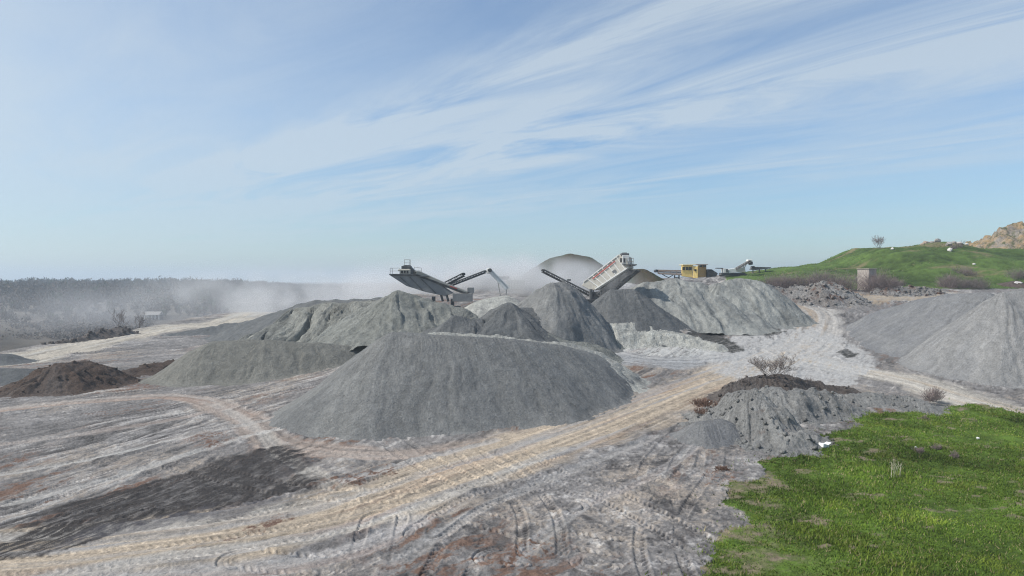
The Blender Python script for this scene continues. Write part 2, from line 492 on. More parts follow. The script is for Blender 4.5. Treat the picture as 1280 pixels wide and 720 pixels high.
    rough[i] = .17 * st[i] * (1 - .5 * chaos[i]) + .04 * st2[i] * (1 - .7 * chaos[i]) + .06 * fine[i] + .025 * grit[i] + .10 * iso[i] + .12 * np.clip(lump - .1, -.1, 1) + chaos[i] * (.05 * swirl[i])
    hgt += rough * (1 - .4 * roadw)
    i = np.nonzero((y >= 110) & (y < 235) & ~hg)[0]
    hgt[i] += .22 * iso[i] + .12 * fine[i]
    tracks = [([(-60, 690), (150, 664), (300, 640), (420, 608), (520, 572)], 1), ([(-60, 715), (200, 694), (430, 655), (600, 600), (760, 535)], 1),
              ([(130, 668), (250, 630), (420, 585), (470, 566)], 1), ([(430, 705), (445, 660), (470, 625), (520, 600)], 1),
              ([(520, 690), (640, 655), (760, 615), (870, 560)], 1), ([(600, 730), (680, 690), (740, 670), (800, 650)], 1), ([(480, 665), (580, 630), (690, 600), (800, 585), (900, 570)], 1),
              ([(620, 640), (720, 610), (790, 640), (860, 700)], 1), ([(700, 560), (700, 600), (745, 640), (760, 700)], 1),
              ([(560, 720), (600, 660), (700, 640), (830, 660)], 1), ([(480, 650), (470, 690), (460, 740)], 1), ([(0, 640), (120, 600), (260, 555), (330, 530)], 1),
              ([(20, 600), (140, 570), (260, 535), (300, 520)], 1), ([(0, 560), (110, 545), (200, 525), (280, 515)], 1), ([(640, 580), (700, 565), (780, 545), (880, 525)], 1),
              ([(850, 720), (800, 660), (770, 600), (800, 560)], 1), ([(340, 700), (480, 690), (620, 700), (700, 720)], 1), ([(160, 640), (60, 655), (-60, 670)], 1)]
    rr = random.Random(21)
    for _ in range(20):
        u0, v0 = rr.uniform(440, 900), rr.uniform(590, 720); an = rr.choice((rr.gauss(.5, .35), rr.gauss(-1.0, .5)))
        L = rr.uniform(110, 240); kk = rr.uniform(-.45, .45)
        tracks.append(([(u0 + L * t * math.cos(an + kk * t), v0 - L * .6 * t * math.sin(an + kk * t)) for t in (-1, -.4, .3, 1)], 1))
    tcol = np.zeros(n)
    trk = np.zeros(n); tsoft = np.zeros(n)
    for k, (px, _) in enumerate(tracks):
        P = path_px(px)
        idx, s, d = path_coords(x, y, P, 2.2)
        keep = ~g[idx]; idx, s, d = idx[keep], s[keep], d[keep]
        soft = np.clip(1 - sst(.55, 1.0, np.abs(np.abs(d) - 1.05)), 0, 1) * sst(-.25, .15, fbm(s * .06 + k, d * 0, 500 + k, 3))
        trk[idx] *= 1 - soft; tsoft[idx] = np.maximum(tsoft[idx], soft)
        for off in (-1.05, 1.05):
            dl = d - off
            w = 1 - sst(.26, .36, np.abs(dl))
            fade = sst(-.25, .15, fbm(s * .06 + k, d * 0, 500 + k, 3))
            tread = np.sin((s + np.abs(dl) * .9) * 2 * math.pi / .44) * (1 - sst(48, 60, y[idx]))
            trk[idx] += w * fade * ((.032 + .022 * chaos[idx]) * np.clip(tread * 1.6, -1, 1) - .06)
            trk[idx] += fade * .04 * np.exp(-((np.abs(dl) - .40) / .09) ** 2)
            tcol[idx] += w * fade * (.26 * (vn(s * .2, d * 0, 510 + k) - .2) + .16 * tread)
    hgt += trk - .8 * tsoft * rough
    c *= (1 + np.clip(tcol, -.2, .3))[:, None]
    z = z + hgt
    c = np.clip(c, .004, .9)
    v = np.stack([x, y, z], 1)
    a = (np.arange(nr - 1)[:, None] * nc + np.arange(nc - 1)[None, :]).ravel()
    f = np.stack([a, a + 1, a + nc + 1, a + nc], 1)
    fy = y[a]
    kind = np.zeros(len(a), int)
    kind[roadw[a] > .45] = 1
    kind[(g | hg)[a]] = 2
    kind[(far[a] > .5)] = 3
    mat = soil_material()
    for k, nm in enumerate(('ground', 'haul_road', 'meadow', 'valley_land')):
        ff = f[kind == k]
        us, inv = np.unique(ff, return_inverse=True)
        me = mesh_np(nm, v[us], inv.reshape(ff.shape), mat)
        set_color(me, c[us])
        tag(link(nm, me), kind='structure')
    # skirt: the land around and behind the camera
    m2, nt, b = nmat('yard_soil'); n1 = noise(nt, pos(nt), .3, 6)
    nt.links.new(mixc(nt, mrange(nt, n1, .35, .65, 0, 1), (.2, .19, .185), (.33, .3, .27)), b.inputs['Base Color']); b.inputs['Roughness'].default_value = 1
    mb = MB()
    x0, x1 = S[0] * Y[0], S[-1] * Y[0]
    for poly in ([(x0, 14, 0), (x1, 14, 0), (200, -100, 0), (-200, -100, 0)], [(x0, 14, 0), (-200, -100, 0), (-7000, -100, -4), (-7000, 6800, -4), (S[0] * 110, 110, 0)],
                 [(x1, 14, 0), (S[-1] * 120, 120, 4), (7000, 6800, -4), (7000, -100, -4), (200, -100, 0)]):
        mb.bm.faces.new([mb.bm.verts.new((p[0], p[1], p[2] - .06)) for p in poly])
    tag(mb.build('outer_land', m2, bev=0), kind='structure')

# ------------------------------------------------------------------ piles of gravel
def pile(name, ridge, k, mat, label, cat='gravel pile', group=None, res=.3, warp=.5, rill=.16, lump=.15, rnd=.8, seed=1, toe=.7, gully=0, rocks=0, rsize=1.0):
    R = np.array([W(*p) for p in ridge])
    seg = []; t = 0
    for a, b in zip(R[:-1], R[1:]):
        L = np.linalg.norm((b - a)[:2]); n = max(2, int(L / .45))
        for q in np.linspace(0, 1, n, endpoint=False):
            seg.append((*(a + (b - a) * q), t + L * q, *((b - a)[:2] / max(L, 1e-6))))
        t += L
    seg.append((*R[-1], t, *seg[-1][4:6]))
    seg = np.array(seg)
    run = [(p[2] - tz(p[0], p[1])) / k + 4 for p in R]
    rm = max(6, max(run)) + 2
    x0, x1 = R[:, 0].min() - rm, R[:, 0].max() + rm; y0, y1 = R[:, 1].min() - rm, R[:, 1].max() + rm
    nx, ny = int((x1 - x0) / res) + 2, int((y1 - y0) / res) + 2
    X, Yg = np.meshgrid(np.linspace(x0, x1, nx), np.linspace(y0, y1, ny), indexing='xy')
    x, y = X.ravel(), Yg.ravel()
    px = x + warp * 1.4 * fbm(x * .16, y * .16, seed, 3) + warp * 2.2 * fbm(x * .055, y * .055, seed + 8, 2); py = y + warp * 1.4 * fbm(x * .16 + 7, y * .16, seed + 1, 3)
    best = np.full(len(x), -1e9); bs = np.zeros(len(x)); bd = np.zeros(len(x))
    for sx, sy, sz, st, tx, ty in seg:
        dx, dy = px - sx, py - sy
        d = np.hypot(dx, dy)
        h = sz - k * (np.sqrt(d * d + rnd * rnd) - rnd)
        w = h > best
        best[w] = h[w]; bd[w] = d[w]
        al = dx[w] * tx + dy[w] * ty; pr = -dx[w] * ty + dy[w] * tx
        bs[w] = st + np.arctan2(al, np.abs(pr) + .3) * 9 + np.where(pr < 0, 61., 0.)
    base = terrain(x, y)
    grow = np.clip(bd / 3, 0, 1)
    z = best + rill * grow * (fbm(bs * .8 + .5 * fbm(x * .3, y * .3, seed + 5, 2), bd * .05, seed + 2, 4, .6) + .5 * fbm(bs * .25, bd * .04, seed + 3, 3))
    z = z + lump * fbm(x * .5, y * .5, seed + 4, 5, .6) + .05 * fbm(x * 2.6, y * 2.6, seed + 6, 3, .7) * (res < .25)
    if gully:
        gn = np.abs(fbm(bs * .28 + .35 * fbm(x * .3, y * .3, seed + 9, 3), bd * .035, seed + 7, 4, .55))
        gm = np.clip(.45 + 1.5 * fbm(bs * .05, bd * .02, seed + 11, 2) + .8 * fbm(x * .12, y * .12, seed + 12, 2), 0, 1.3)
        z = z - gully * grow * gm * np.exp(-(gn / .10) ** 2)
    # flared toe where loose stone has run out
    up = z - base
    z = np.where((up < toe) & (up > -toe), base + (up + toe) ** 2 / (4 * toe), z)
    z = np.where(up <= -toe, base - .25 + np.maximum(up + toe, -1) * .3, z)
    z = z - .05
    v = np.stack([x, y, z], 1)
    a = (np.arange(ny - 1)[:, None] * nx + np.arange(nx - 1)[None, :]).ravel()
    f = np.stack([a, a + 1, a + nx + 1, a + nx], 1)
    keepv = (z > base - .16)
    f = f[keepv[f].any(1)]
    us, inv = np.unique(f, return_inverse=True)
    o0 = np.array([R[:, 0].mean(), R[:, 1].mean(), 0]); o0[2] = tz(o0[0], o0[1])
    V, Fq = v[us] - o0, inv.reshape(f.shape)
    UV = np.stack([bs[us], bd[us]], 1)
    if rocks:
        g = np.random.default_rng(seed)
        hu = (z - base)[us]
        if rocks > 0: cand = np.nonzero((hu > -.05) & (hu < .9))[0]
        else: cand = np.nonzero(hu > .0)[0]
        k = int(abs(rocks)); hs = g.choice(cand, k)
        sz = .03 + .15 * g.random(k) ** 4 * rsize
        cube = np.array([(-1, -1, -1), (1, -1, -1), (1, 1, -1), (-1, 1, -1), (-1, -1, 1), (1, -1, 1), (1, 1, 1), (-1, 1, 1)], float)
        q = cube[None] * (.55 + .5 * g.random((k, 8, 1))) * sz[:, None, None] * (.6 + .7 * g.random((k, 1, 3)))
        an = g.uniform(0, 6.28, k); ca, sa = np.cos(an)[:, None], np.sin(an)[:, None]
        q = np.stack([q[:, :, 0] * ca - q[:, :, 1] * sa, q[:, :, 0] * sa + q[:, :, 1] * ca, q[:, :, 2]], 2)
        off = V[hs] + np.stack([g.normal(0, res, k), g.normal(0, res, k), sz * .3], 1)
        fc = np.array([(0, 3, 2, 1), (4, 5, 6, 7), (0, 1, 5, 4), (1, 2, 6, 5), (2, 3, 7, 6), (3, 0, 4, 7)])
        rv = (q + off[:, None, :]).reshape(-1, 3); rf = (fc[None] + (np.arange(k) * 8)[:, None, None] + len(V)).reshape(-1, 4)
        UV = np.concatenate([UV, np.repeat(UV[hs] + g.normal(0, 5, (k, 2)), 8, 0)])
        V = np.concatenate([V, rv]); Fq = np.concatenate([Fq, rf])
    me = mesh_np(name, V, Fq, mat)
    uv = me.uv_layers.new(name='fall')
    uvd = UV[Fq.ravel()].astype(np.float32)
    uv.data.foreach_set('uv', uvd.ravel())
    o = link(name, me); o.location = o0
    return tag(o, label, cat, group)

def make_piles():
    g = gravel_material
    blue = g('blue_grey_gravel', (.180, .183, .182), (.250, .250, .240), .9, .20)
    olive = g('olive_gravel', (.185, .182, .163), (.225, .22, .197), .6, .20)
    pale = g('pale_gravel', (.30, .305, .285), (.175, .18, .175), .8, .35)
    cream = g('cream_spoil', (.48, .48, .44), (.36, .36, .34), .6, .2, ((.25, .25, .24), .56, .68), 1.5)
    dark = g('dark_gravel', (.118, .123, .126), (.175, .178, .176), .6, .18)
    rill = g('rilled_gravel', (.30, .30, .27), (.145, .15, .145), .95, .35, None, 1.6)
    mid = g('grey_green_gravel', (.205, .21, .192), (.275, .28, .26), .7, .25, None, 1.3)
    lite = g('light_grey_gravel', (.19, .193, .20), (.245, .245, .242), .7, .15)
    lite2 = g('pale_grey_gravel', (.245, .245, .245), (.30, .295, .285), .7, .2)
    brown = g('brown_spoil', (.105, .075, .06), (.155, .135, .125), .6, .2, None, 1.5)
    earth = g('dark_earth', (.11, .092, .083), (.19, .175, .165), .7, .15, None, 1.5)
    rubb = g('rubble', (.31, .30, .29), (.20, .17, .15), .6, .1, ((.16, .09, .065), .54, .64), 2.0)
    green = g('grassy_spoil', (.065, .05, .03), (.03, .042, .014), .95, .15)
    spoil = g('grey_spoil', (.26, .258, .25), (.33, .33, .32), .7, .3, ((.19, .14, .12), .60, .72), 1.4)
    P = pile
    P('gravel_pile', [(493, 414, 71.5), (560, 418, 72), (640, 423, 74), (700, 431, 78), (740, 441, 83), (764, 452, 88)], .72, blue, 'largest blue-grey gravel pile with a long flat crest beside the beige haul road', res=.13, seed=100, rill=.055, lump=.12, warp=.4, toe=.4, gully=.06)
    P('spoil_bank', [(530, 416, 79), (580, 416, 80), (640, 420, 81), (700, 428, 83), (738, 437, 85)], .62, cream, 'thin pale bank showing along the crest of the largest blue-grey pile', 'spoil bank', res=.16, seed=105, rill=.2, lump=.4, warp=.6, rnd=.3)
    P('gravel_pile', [(265, 426, 97), (330, 424, 98), (400, 428, 100), (455, 432, 104)], .62, olive, 'flat-topped olive-grey gravel pile left of the largest blue-grey pile', res=.2, seed=110, rill=.12, lump=.2, gully=.2, warp=.8)
    P('gravel_pile', [(300, 404, 150), (350, 388, 146), (400, 375, 140), (450, 374, 137), (480, 372, 134)], .55, dark, 'long dark bank of gravel sloping down to the left behind the pale rilled pile', res=.4, seed=120, rill=.3, lump=.4, gully=.3)
    P('gravel_pile', [(165, 430, 148), (220, 417, 155), (290, 404, 160), (340, 398, 160)], .5, dark, 'low dark gravel bank lying along the cream road', res=.4, seed=130, rill=.3, lump=.5)
    P('gravel_pile', [(372, 384, 125), (420, 378, 124), (470, 375, 123)], .68, rill, 'pale gravel pile with deep dark rills across its face', res=.18, seed=140, rill=.6, lump=.5, warp=1.2, gully=1.1)
    P('gravel_pile', [(462, 381, 116), (505, 363, 114), (522, 367, 114), (560, 381, 114), (595, 390, 114)], .62, mid, 'grey-green gravel pile under the head of the conveyor with the shaded-dust hopper', res=.2, seed=150, rill=.5, lump=.5, warp=1.0, gully=.5)
    P('gravel_pile', [(530, 417, 100), (572, 394, 99), (598, 398, 99), (616, 401, 100), (628, 391, 101), (641, 377, 102), (654, 384, 104), (676, 384, 106)], .66, dark, 'dark saddle-shaped gravel ridge with a sharp point directly behind the largest pile', res=.18, seed=160, rill=.35, lump=.4, warp=1.0, gully=.3, rnd=.7)
    P('gravel_pile', [(666, 361, 109), (682, 352, 109), (698, 353, 110)], 1.1, blue, 'tall rounded blue-grey pile under the tip of the black side conveyor', res=.18, seed=170, rill=.25, lump=.45, rnd=3.2, warp=1.1, gully=.2)
    P('gravel_pile', [(706, 358, 112), (722, 370, 111), (737, 388, 109), (742, 402, 107)], .9, mid, 'lighter grey slope leaning against the tall rounded blue-grey pile below the machine tail', res=.2, seed=175, rill=.3, lump=.4, warp=.8, gully=.2)
    P('gravel_pile', [(585, 404, 98), (625, 402, 99), (665, 412, 99), (700, 424, 98), (730, 431, 98)], .6, mid, 'grey bench of gravel between the largest pile and the tall rounded pile', res=.2, seed=177, rill=.3, lump=.5, warp=1.0)
    P('spoil_heap', [(606, 374, 119), (634, 369, 120)], .62, cream, 'cream white spoil heap in dust between two dark piles', 'spoil heap', res=.3, seed=180)
    P('gravel_pile', [(772, 362, 118), (795, 361, 118)], .85, dark, 'dark fresh gravel pile shaded under the white screening machine', res=.2, seed=190, rill=.3, lump=.3, gully=.3)
    P('spoil_bank', [(738, 404, 111), (770, 404, 110), (805, 407, 111), (845, 415, 110), (868, 424, 108), (884, 432, 105)], .95, cream, 'cream white lumpy embankment in front of the white screening machine', 'spoil bank', res=.2, seed=200, rill=.35, lump=.8, warp=1.1, gully=.4)
    P('gravel_pile', [(895, 353, 131), (925, 347, 132), (943, 352, 132)], .90, pale, 'pale grey cone-shaped gravel pile above the dark wet patches', res=.22, seed=210, rill=.4, lump=.5, rnd=2.0, warp=.8, gully=.35)
    P('gravel_pile', [(808, 353, 132), (845, 349, 133), (875, 353, 132)], .6, pale, 'whitish rounded gravel pile between the screening machine and the pale cone', res=.25, seed=220, rill=.4, lump=.5, rnd=2.5, warp=.9, gully=.3)
    P('gravel_pile', [(1070, 400, 122), (1110, 385, 118), (1150, 374, 114), (1190, 367, 108), (1235, 365, 103)], .64, lite, 'light grey gravel pile with long streaked face beside the junction', res=.2, seed=230, rill=.3, lump=.15, warp=.6, gully=.35)
    P('gravel_pile', [(1236, 371, 93), (1250, 363, 92), (1300, 361, 91), (1380, 366, 89), (1470, 376, 88)], .95, lite2, 'light grey gravel pile overlapping the streaked one and cut by the picture edge', res=.2, seed=240, rill=.3, lump=.2, gully=.3)
    P('spoil_heap', [(868, 517, 67), (900, 499, 65), (930, 491, 62.5), (945, 491, 62), (956, 498, 61)], .70, spoil, 'grey spoil heap spilling onto the grass left of the white debris', 'spoil heap', res=.10, seed=250, rill=.3, lump=.95, warp=1.0, gully=.12, rocks=-350)
    P('spoil_heap', [(978, 488, 68), (1005, 489, 69), (1035, 497, 69)], .60, spoil, 'grey brown spoil heap pointing right into the green meadow', 'spoil heap', res=.11, seed=260, rill=.3, lump=.8, warp=1.0, gully=.12, rocks=-250)
    P('spoil_heap', [(884, 527, 59.5), (906, 524, 60)], .7, lite, 'small smooth blue-grey heap in front of the rusty soil patch', 'spoil heap', res=.1, seed=270, rnd=1.0, rill=.05, lump=.08, toe=.2)
    P('spoil_heap', [(885, 641, 41.5), (912, 640, 42), (925, 645, 41.5)], .5, lite, 'low grey heap at the grass edge nearest the camera', 'spoil heap', res=.08, seed=280, rill=.05, lump=.1, toe=.25)
    P('earth_mound', [(922, 481, 74), (945, 472, 75), (965, 468, 75), (1000, 477, 76), (1050, 486, 77)], .6, earth, 'dark brown earth mound carrying the bare shrub beside the road', 'earth mound', res=.12, seed=290, lump=.6, rill=.3, warp=.9, rocks=-300)
    P('spoil_bank', [(1050, 490, 74), (1100, 492, 73), (1135, 497, 71.5), (1160, 504, 70)], .6, spoil, 'low grey bank between the cream road and the green meadow', 'spoil bank', res=.12, seed=300, lump=.5, warp=.9, rocks=-250)
    P('spoil_heap', [(15, 488, 84), (46, 469, 86), (72, 454, 87), (94, 449, 90)], .6, brown, 'reddish brown soil heap with a grey top at the left', 'spoil heap', res=.13, seed=310, lump=.6, rill=.3, warp=.9, gully=.25, rocks=-250)
    P('gravel_pile', [(-30, 441, 112), (8, 442, 112)], .55, dark, 'small dark gravel pile cut by the left picture edge', res=.25, seed=320)
    P('gravel_pile', [(-20, 460, 94), (42, 461, 95)], .5, dark, 'low grey gravel pile behind the reddish brown soil heap', res=.2, seed=330)
    P('spoil_bank', [(120, 474, 93), (165, 461, 98), (215, 451, 105)], .5, brown, 'low rusty soil bank beside the olive-grey pile', 'spoil bank', res=.18, seed=340, lump=.5, rocks=-150)
    P('spoil_bank', [(45, 437, 135), (90, 423, 142), (128, 413, 150), (150, 409, 156)], .7, earth, 'dark lumpy berm on the far edge of the cream road', 'spoil bank', res=.3, seed=350, lump=.7, rocks=-250, rsize=3)
    P('rubble_heap', [(1024, 353, 148), (1042, 352, 149)], .75, rubb, 'pointed grey and red rubble heap at the foot of the grassy hill', 'rubble heap', res=.16, rocks=-500, rsize=2.2, seed=360, lump=.7, warp=.8)
    P('rubble_heap', [(962, 357, 150), (985, 360, 150), (1008, 359, 149)], .6, rubb, 'long rubble heap below the purple brown brush', 'rubble heap', res=.18, rocks=-500, rsize=2.2, seed=370, lump=.9, warp=.8)
    P('rubble_heap', [(1105, 361, 157), (1130, 358, 158), (1165, 360, 158)], .6, rubb, 'low grey rubble heap in front of the concrete hut', 'rubble heap', res=.18, rocks=-500, rsize=2.2, seed=380, lump=.8, warp=.8)
    P('spoil_mound', [(696, 321, 190), (714, 317, 190), (731, 320, 190)], .80, green, 'big brown and green spoil mound in dust behind the screening machine', 'spoil mound', res=.5, seed=390, rnd=3)
    P('spoil_mound', [(790, 336, 178), (803, 336, 178), (814, 342, 176)], .7, green, 'small green-topped mound between screening machine and yellow crusher', 'spoil mound', res=.35, seed=400, rnd=1.5)
    P('spoil_heap', [(1262, 351, 172), (1268, 350, 172)], .7, brown, 'small reddish dirt heap at the hill foot behind the cut pile', 'spoil heap', res=.2, seed=410, lump=.4)
    # rocky hill beyond
    rock = g('quarry_rock', (.40, .27, .13), (.30, .27, .24), .9, .15, ((.10, .105, .04), .50, .62), 2.5)
    o = P('rocky_hill', [(1270, 283, 330), (1310, 268, 335), (1400, 245, 345), (1520, 235, 350)], .52, rock, None, None, res=1.0, seed=420, rill=1.6, lump=3.0, warp=3.5)
    o['kind'] = 'structure'

# ------------------------------------------------------------------ machines
def rail(mb, pts, h=1.1, r=.035):
    for a, b in zip(pts[:-1], pts[1:]):
        a = Vector(a); b = Vector(b); up = Vector((0, 0, h))
        mb.tube(a + up, b + up, r, 6); mb.tube(a + up * .5, b + up * .5, r, 6)
        n = max(1, int((b - a).length / 1.3))
        for i in range(n + 1): mb.tube(a + (b - a) * i / n, a + (b - a) * i / n + up, r, 6)
    return mb

def conveyor(root, p0, p1, w, h, frame_m, belt_m, legs=(), leg_m=None, name='conveyor', braces=True):
    """a truss conveyor part with belt, drum and rollers below it"""
    p0 = Vector(p0); p1 = Vector(p1); d = (p1 - p0).normalized()
    side = Vector((0, 0, 1)).cross(d).normalized(); up = d.cross(side)
    mb = MB()
    for s in (-1, 1):
        o = side * s * w / 2
        mb.beam(p0 + o + up * h / 2, p1 + o + up * h / 2, .12, .16); mb.beam(p0 + o - up * h / 2, p1 + o - up * h / 2, .12, .14)
        n = max(3, int((p1 - p0).length / 1.1))
        for i in range(n):
            a = p0 + (p1 - p0) * i / n; b = p0 + (p1 - p0) * (i + 1) / n
            mb.beam(a + o - up * h / 2, b + o + up * h / 2, .07, .07); mb.beam(a + o + up * h / 2, a + o - up * h / 2, .07, .08)
    f = mb.build(name, frame_m, root, bev=0)
    b = MB(); b.beam(p0 + up * (h / 2 + .05), p1 + up * (h / 2 + .05), w * .84, .06); b.beam(p0 - up * h * .2, p1 - up * h * .2, w * .8, .05)
    b.build('belt', belt_m, f, bev=0)
    dr = MB(); dr.tube(p1 - side * w * .5 + up * h * .15, p1 + side * w * .5 + up * h * .15, h * .42, 12)
    dr.build('head_drum', belt_m, f, bev=0)
    for q, foot in legs:
        a = p0 + (p1 - p0) * q
        l = MB()
        for s in (-1, 1): l.beam(a + side * s * w / 2 - up * h / 2, Vector((foot[0] + side.x * s * w / 2, foot[1] + side.y * s * w / 2, foot[2])), .18, .18)
        l.build('support_leg', leg_m or frame_m, root, bev=0)
    return f

def crawler(root, a, b, w, h, m):
    """one crawler track between two ground points"""
    a = Vector(a); b = Vector(b); d = (b - a).normalized(); side = Vector((0, 0, 1)).cross(d)
    mb = MB(); r = h / 2; up = Vector((0, 0, r))
    mb.tube(a + up - side * w / 2, a + up + side * w / 2, r, 16); mb.tube(b + up - side * w / 2, b + up + side * w / 2, r, 16)
    mb.beam(a + up * 1.95, b + up * 1.95, w, .1); mb.beam(a + up * .06, b + up * .06, w, .1)
    n = int((b - a).length / .35)
    for i in range(n):
        q = a + (b - a) * (i + .5) / n
        mb.beam(q + up * 2.02 - side * w / 2, q + up * 2.02 + side * w / 2, .1, .06)
        mb.tube(q + up - side * w * .35, q + up + side * w * .35, r * .62, 10)
    return mb.build('crawler_track', m, root, bev=0)

def make_machines():
    white = metal('cream_white_paint', (.50, .47, .40), .75)
    white2 = metal('clean_white_paint', (.75, .75, .72), .4)
    red = metal('red_paint', (.42, .05, .04), .12)
    black = metal('black_steel', (.022, .023, .025), .18)
    rubber = metal('conveyor_rubber', (.03, .03, .031), .35, .85)
    dgrey = metal('dark_grey_steel', (.055, .058, .063), .3)
    grey = metal('dusty_grey_steel', (.27, .265, .24), .6)
    slate = metal('slate_steel', (.17, .172, .18), .6, dustcol=(.28, .28, .27))
    yellow = metal('yellow_paint', (.88, .64, .22), .15, dustcol=(.5, .42, .27))
    tan = metal('rusty_tan_steel', (.36, .26, .20), .5)
    glass, nt, b = nmat('cab_glass')
    b.inputs['Base Color'].default_value = (.02, .025, .03, 1); b.inputs['Roughness'].default_value = .12; b.inputs['Specular IOR Level'].default_value = .5

    # ---- white screening machine
    D = 126
    z0 = tz(W(760, 370, D).x, D)
    base = W(757, 370, D); base.z = z0
    r = thing('screening_machine', base, 'big white screening machine with a red stripe and raised screen box', 'screening machine')
    dep = Vector((1.3, 2.2, 0))
    q = lambda u, v, dd=0: W(u, v, 129 - .085 * (u - 727)) + Vector((dd * .5, dd * .86, 0))
    sb = MB(); sb.prism([q(727, 357), q(731, 351), q(773, 318), q(783, 321), q(786, 335), q(748, 362), q(738, 363)], dep)
    box = sb.build('screen_box', white, r, bev=.08)
    rb = MB()
    for t in np.linspace(.08, .92, 7):
        a = q(731, 351).lerp(q(774, 318.5), t); c = q(746, 361.5).lerp(q(785, 335), t)
        rb.beam(a + Vector((0, -.06, 0)), c + Vector((0, -.06, 0)), .16, .14)
    rb.beam(q(729.5, 352.5, -.05), q(773, 319, -.05), .2, .16); rb.beam(q(744, 361.5, -.05), q(785, 334.5, -.05), .2, .18)
    rb.build('stiffener', white2, box, bev=0)
    s = MB(); s.beam(q(741, 348.5, -.16), q(769, 326.5, -.16), .03, .2); s.build('red_stripe', red, box, bev=0)
    s = MB()
    for u, v in ((768, 339),): s.beam(q(u - 2, v + 1.4, -.18), q(u + 2, v - 1.4, -.18), .05, .42)
    s.build('hatch', dgrey, box, bev=0)
    s = MB(); s.box(q(779, 323.5, .8), (1.25, 2.0, 1.3)); s.box(q(779, 329, .9), (1.5, 2.2, .22)); hd = s.build('drive_housing', white2, r, bev=.05)
    s = MB(); s.box(q(778.5, 318.4, .8), (1.5, 1.7, .55)); s.box(q(778.5, 316.6, .8), (.9, 1.1, .3)); s.build('motor_cover', dgrey, r, bev=.1)
    s = MB()
    for u in (776.8, 781): s.box(q(u, 325.5, -.22), (.34, .06, .8))
    s.build('vent_opening', black, hd, bev=0)
    s = MB(); s.box(q(785.5, 331, .6), (2.3, 2.2, .18)); s.box(q(789, 331.5, .6), (.7, 2.4, .3)); pf = s.build('platform', dgrey, r, bev=0)
    a0, a1 = q(783, 330.4, -.4), q(793, 330.4, -.4); bk = Vector((0, 2.1, 0))
    rail(MB(), [a0, a1, a1 + bk, a0 + bk]).build('railing', grey, pf, bev=0)
    s = MB(); s.prism([q(748, 364), q(787, 337), q(796, 338), q(790, 343), q(772, 358), q(757, 371), q(742, 372), q(738, 366)], (dep.x * .9, dep.y * .9, 0)); s.build('under_hopper', black, r, bev=.05)  # undercarriage lying in shade; that shade is put in as black
    s = MB(); s.beam(q(765, 362, .2), q(792, 341, .2), .15, .5); s.beam(q(776, 351, -.1), q(786, 343.5, -.1), .1, .2); s.build('side_beam', dgrey, r, bev=0)
    s = MB(); s.prism([q(755, 359), q(768, 352), q(766, 372), q(757, 373)], (1.1, 1.9, 0)); s.build('discharge_chute', slate, r, bev=.04)
    s = MB()
    for u0, v0, u1, v1 in ((742, 362, 741, 372), (750, 361, 752, 372), (741, 366, 752, 371), (752, 362, 742, 372)): s.beam(q(u0, v0, -.1), q(u1, v1, -.1), .16, .18)
    s.box(q(746, 374, 1), (3.2, 2.6, .9)); s.build('engine_frame', dgrey, r, bev=0)
    for dd in (-.2, 2.3):
        a = base + Vector((-3.2, dd, 0)); crawler(r, a, base + Vector((2.6, dd, 0)), .5, 1.0, black)
    s = MB(); s.box(base + Vector((-.3, 1.05, 1.25)), (6.4, 1.7, .5))
    for xx in (-2.6, 1.8): s.box(base + Vector((xx, 1.05, 2.2)), (.4, 1.5, 2.4))
    s.build('chassis', dgrey, r, bev=.03)
    c = conveyor(r, q(737, 369, .6), q(681, 338.5, -.8), 1.0, .55, black, rubber)
    s = MB(); s.beam(q(705, 352, -.9), q(714, 357, -.9), .12, .5); s.box(q(711, 350, .1), (.7, .5, .3)); s.build('roller_guard', dgrey, c, bev=0)

    # ---- left machine with the long inclined conveyor
    D = 119
    base = W(552, 372, D); base.z = tz(base.x, D)
    r = thing('screening_machine', base, 'dusty grey screening machine with a tapered shaded-dust hopper and long sloping conveyor', 'screening machine')
    q = lambda u, v, dd=0: W(u, v, D) + Vector((0, dd, 0))
    s = MB(); s.prism([q(516, 338.2), q(524, 339), q(556, 353.5), q(590, 366.5), q(589, 369.5), q(575, 366), q(548, 355.5), q(517, 343.5)], (0, 1.7, 0)); bx = s.build('screen_box', grey, r, bev=.05)
    s = MB(); s.beam(q(520, 343.5, -.06), q(588, 369, -.06), .16, .34); s.build('bottom_chord', black, bx, bev=0)
    s = MB(); s.beam(q(562, 358.2, -.08), q(571, 362, -.08), .05, .4); s.build('red_panel', red, bx, bev=0)
    s = MB(); s.prism([q(486.5, 343.6), q(488, 342.4), q(520, 343), q(548, 355), q(566, 366.5), q(556, 370), q(532, 365), q(508, 357.5)], (0, 2.4, 0)); hp = s.build('curtain', slate, r, bev=.04)  # solid dark wedge standing in for a shadowed curtain of falling dust
    s = MB()
    for u0, v0, u1, v1 in ((489, 344, 520, 344.2), (500, 346, 513, 358), (512, 346, 529, 363.5), (526, 348, 545, 366.5)): s.beam(q(u0, v0, -.05), q(u1, v1, -.05), .1, .14)
    s.build('curtain_rib', dgrey, hp, bev=0)
    s = MB(); s.box(q(504, 343, 1), (4.8, 2.6, .2)); s.box(q(530, 345.5, -.4), (2.0, .6, .15)); pf = s.build('platform', dgrey, r, bev=0)
    a0, a1 = q(488, 342.3, -.2), q(500, 342.3, -.2)
    for pts, hh in (([a0 + Vector((0, 2.3, 0)), a0, a1], 1.0), ([q(505.5, 332.5, .1), q(511.5, 332.5, .1), q(511.5, 332.5, 1.8)], 1.1), ([q(518, 341, -.1), q(527, 342.3, -.1)], 1.0)):
        rail(MB(), pts, hh).build('railing', grey, pf, bev=0)
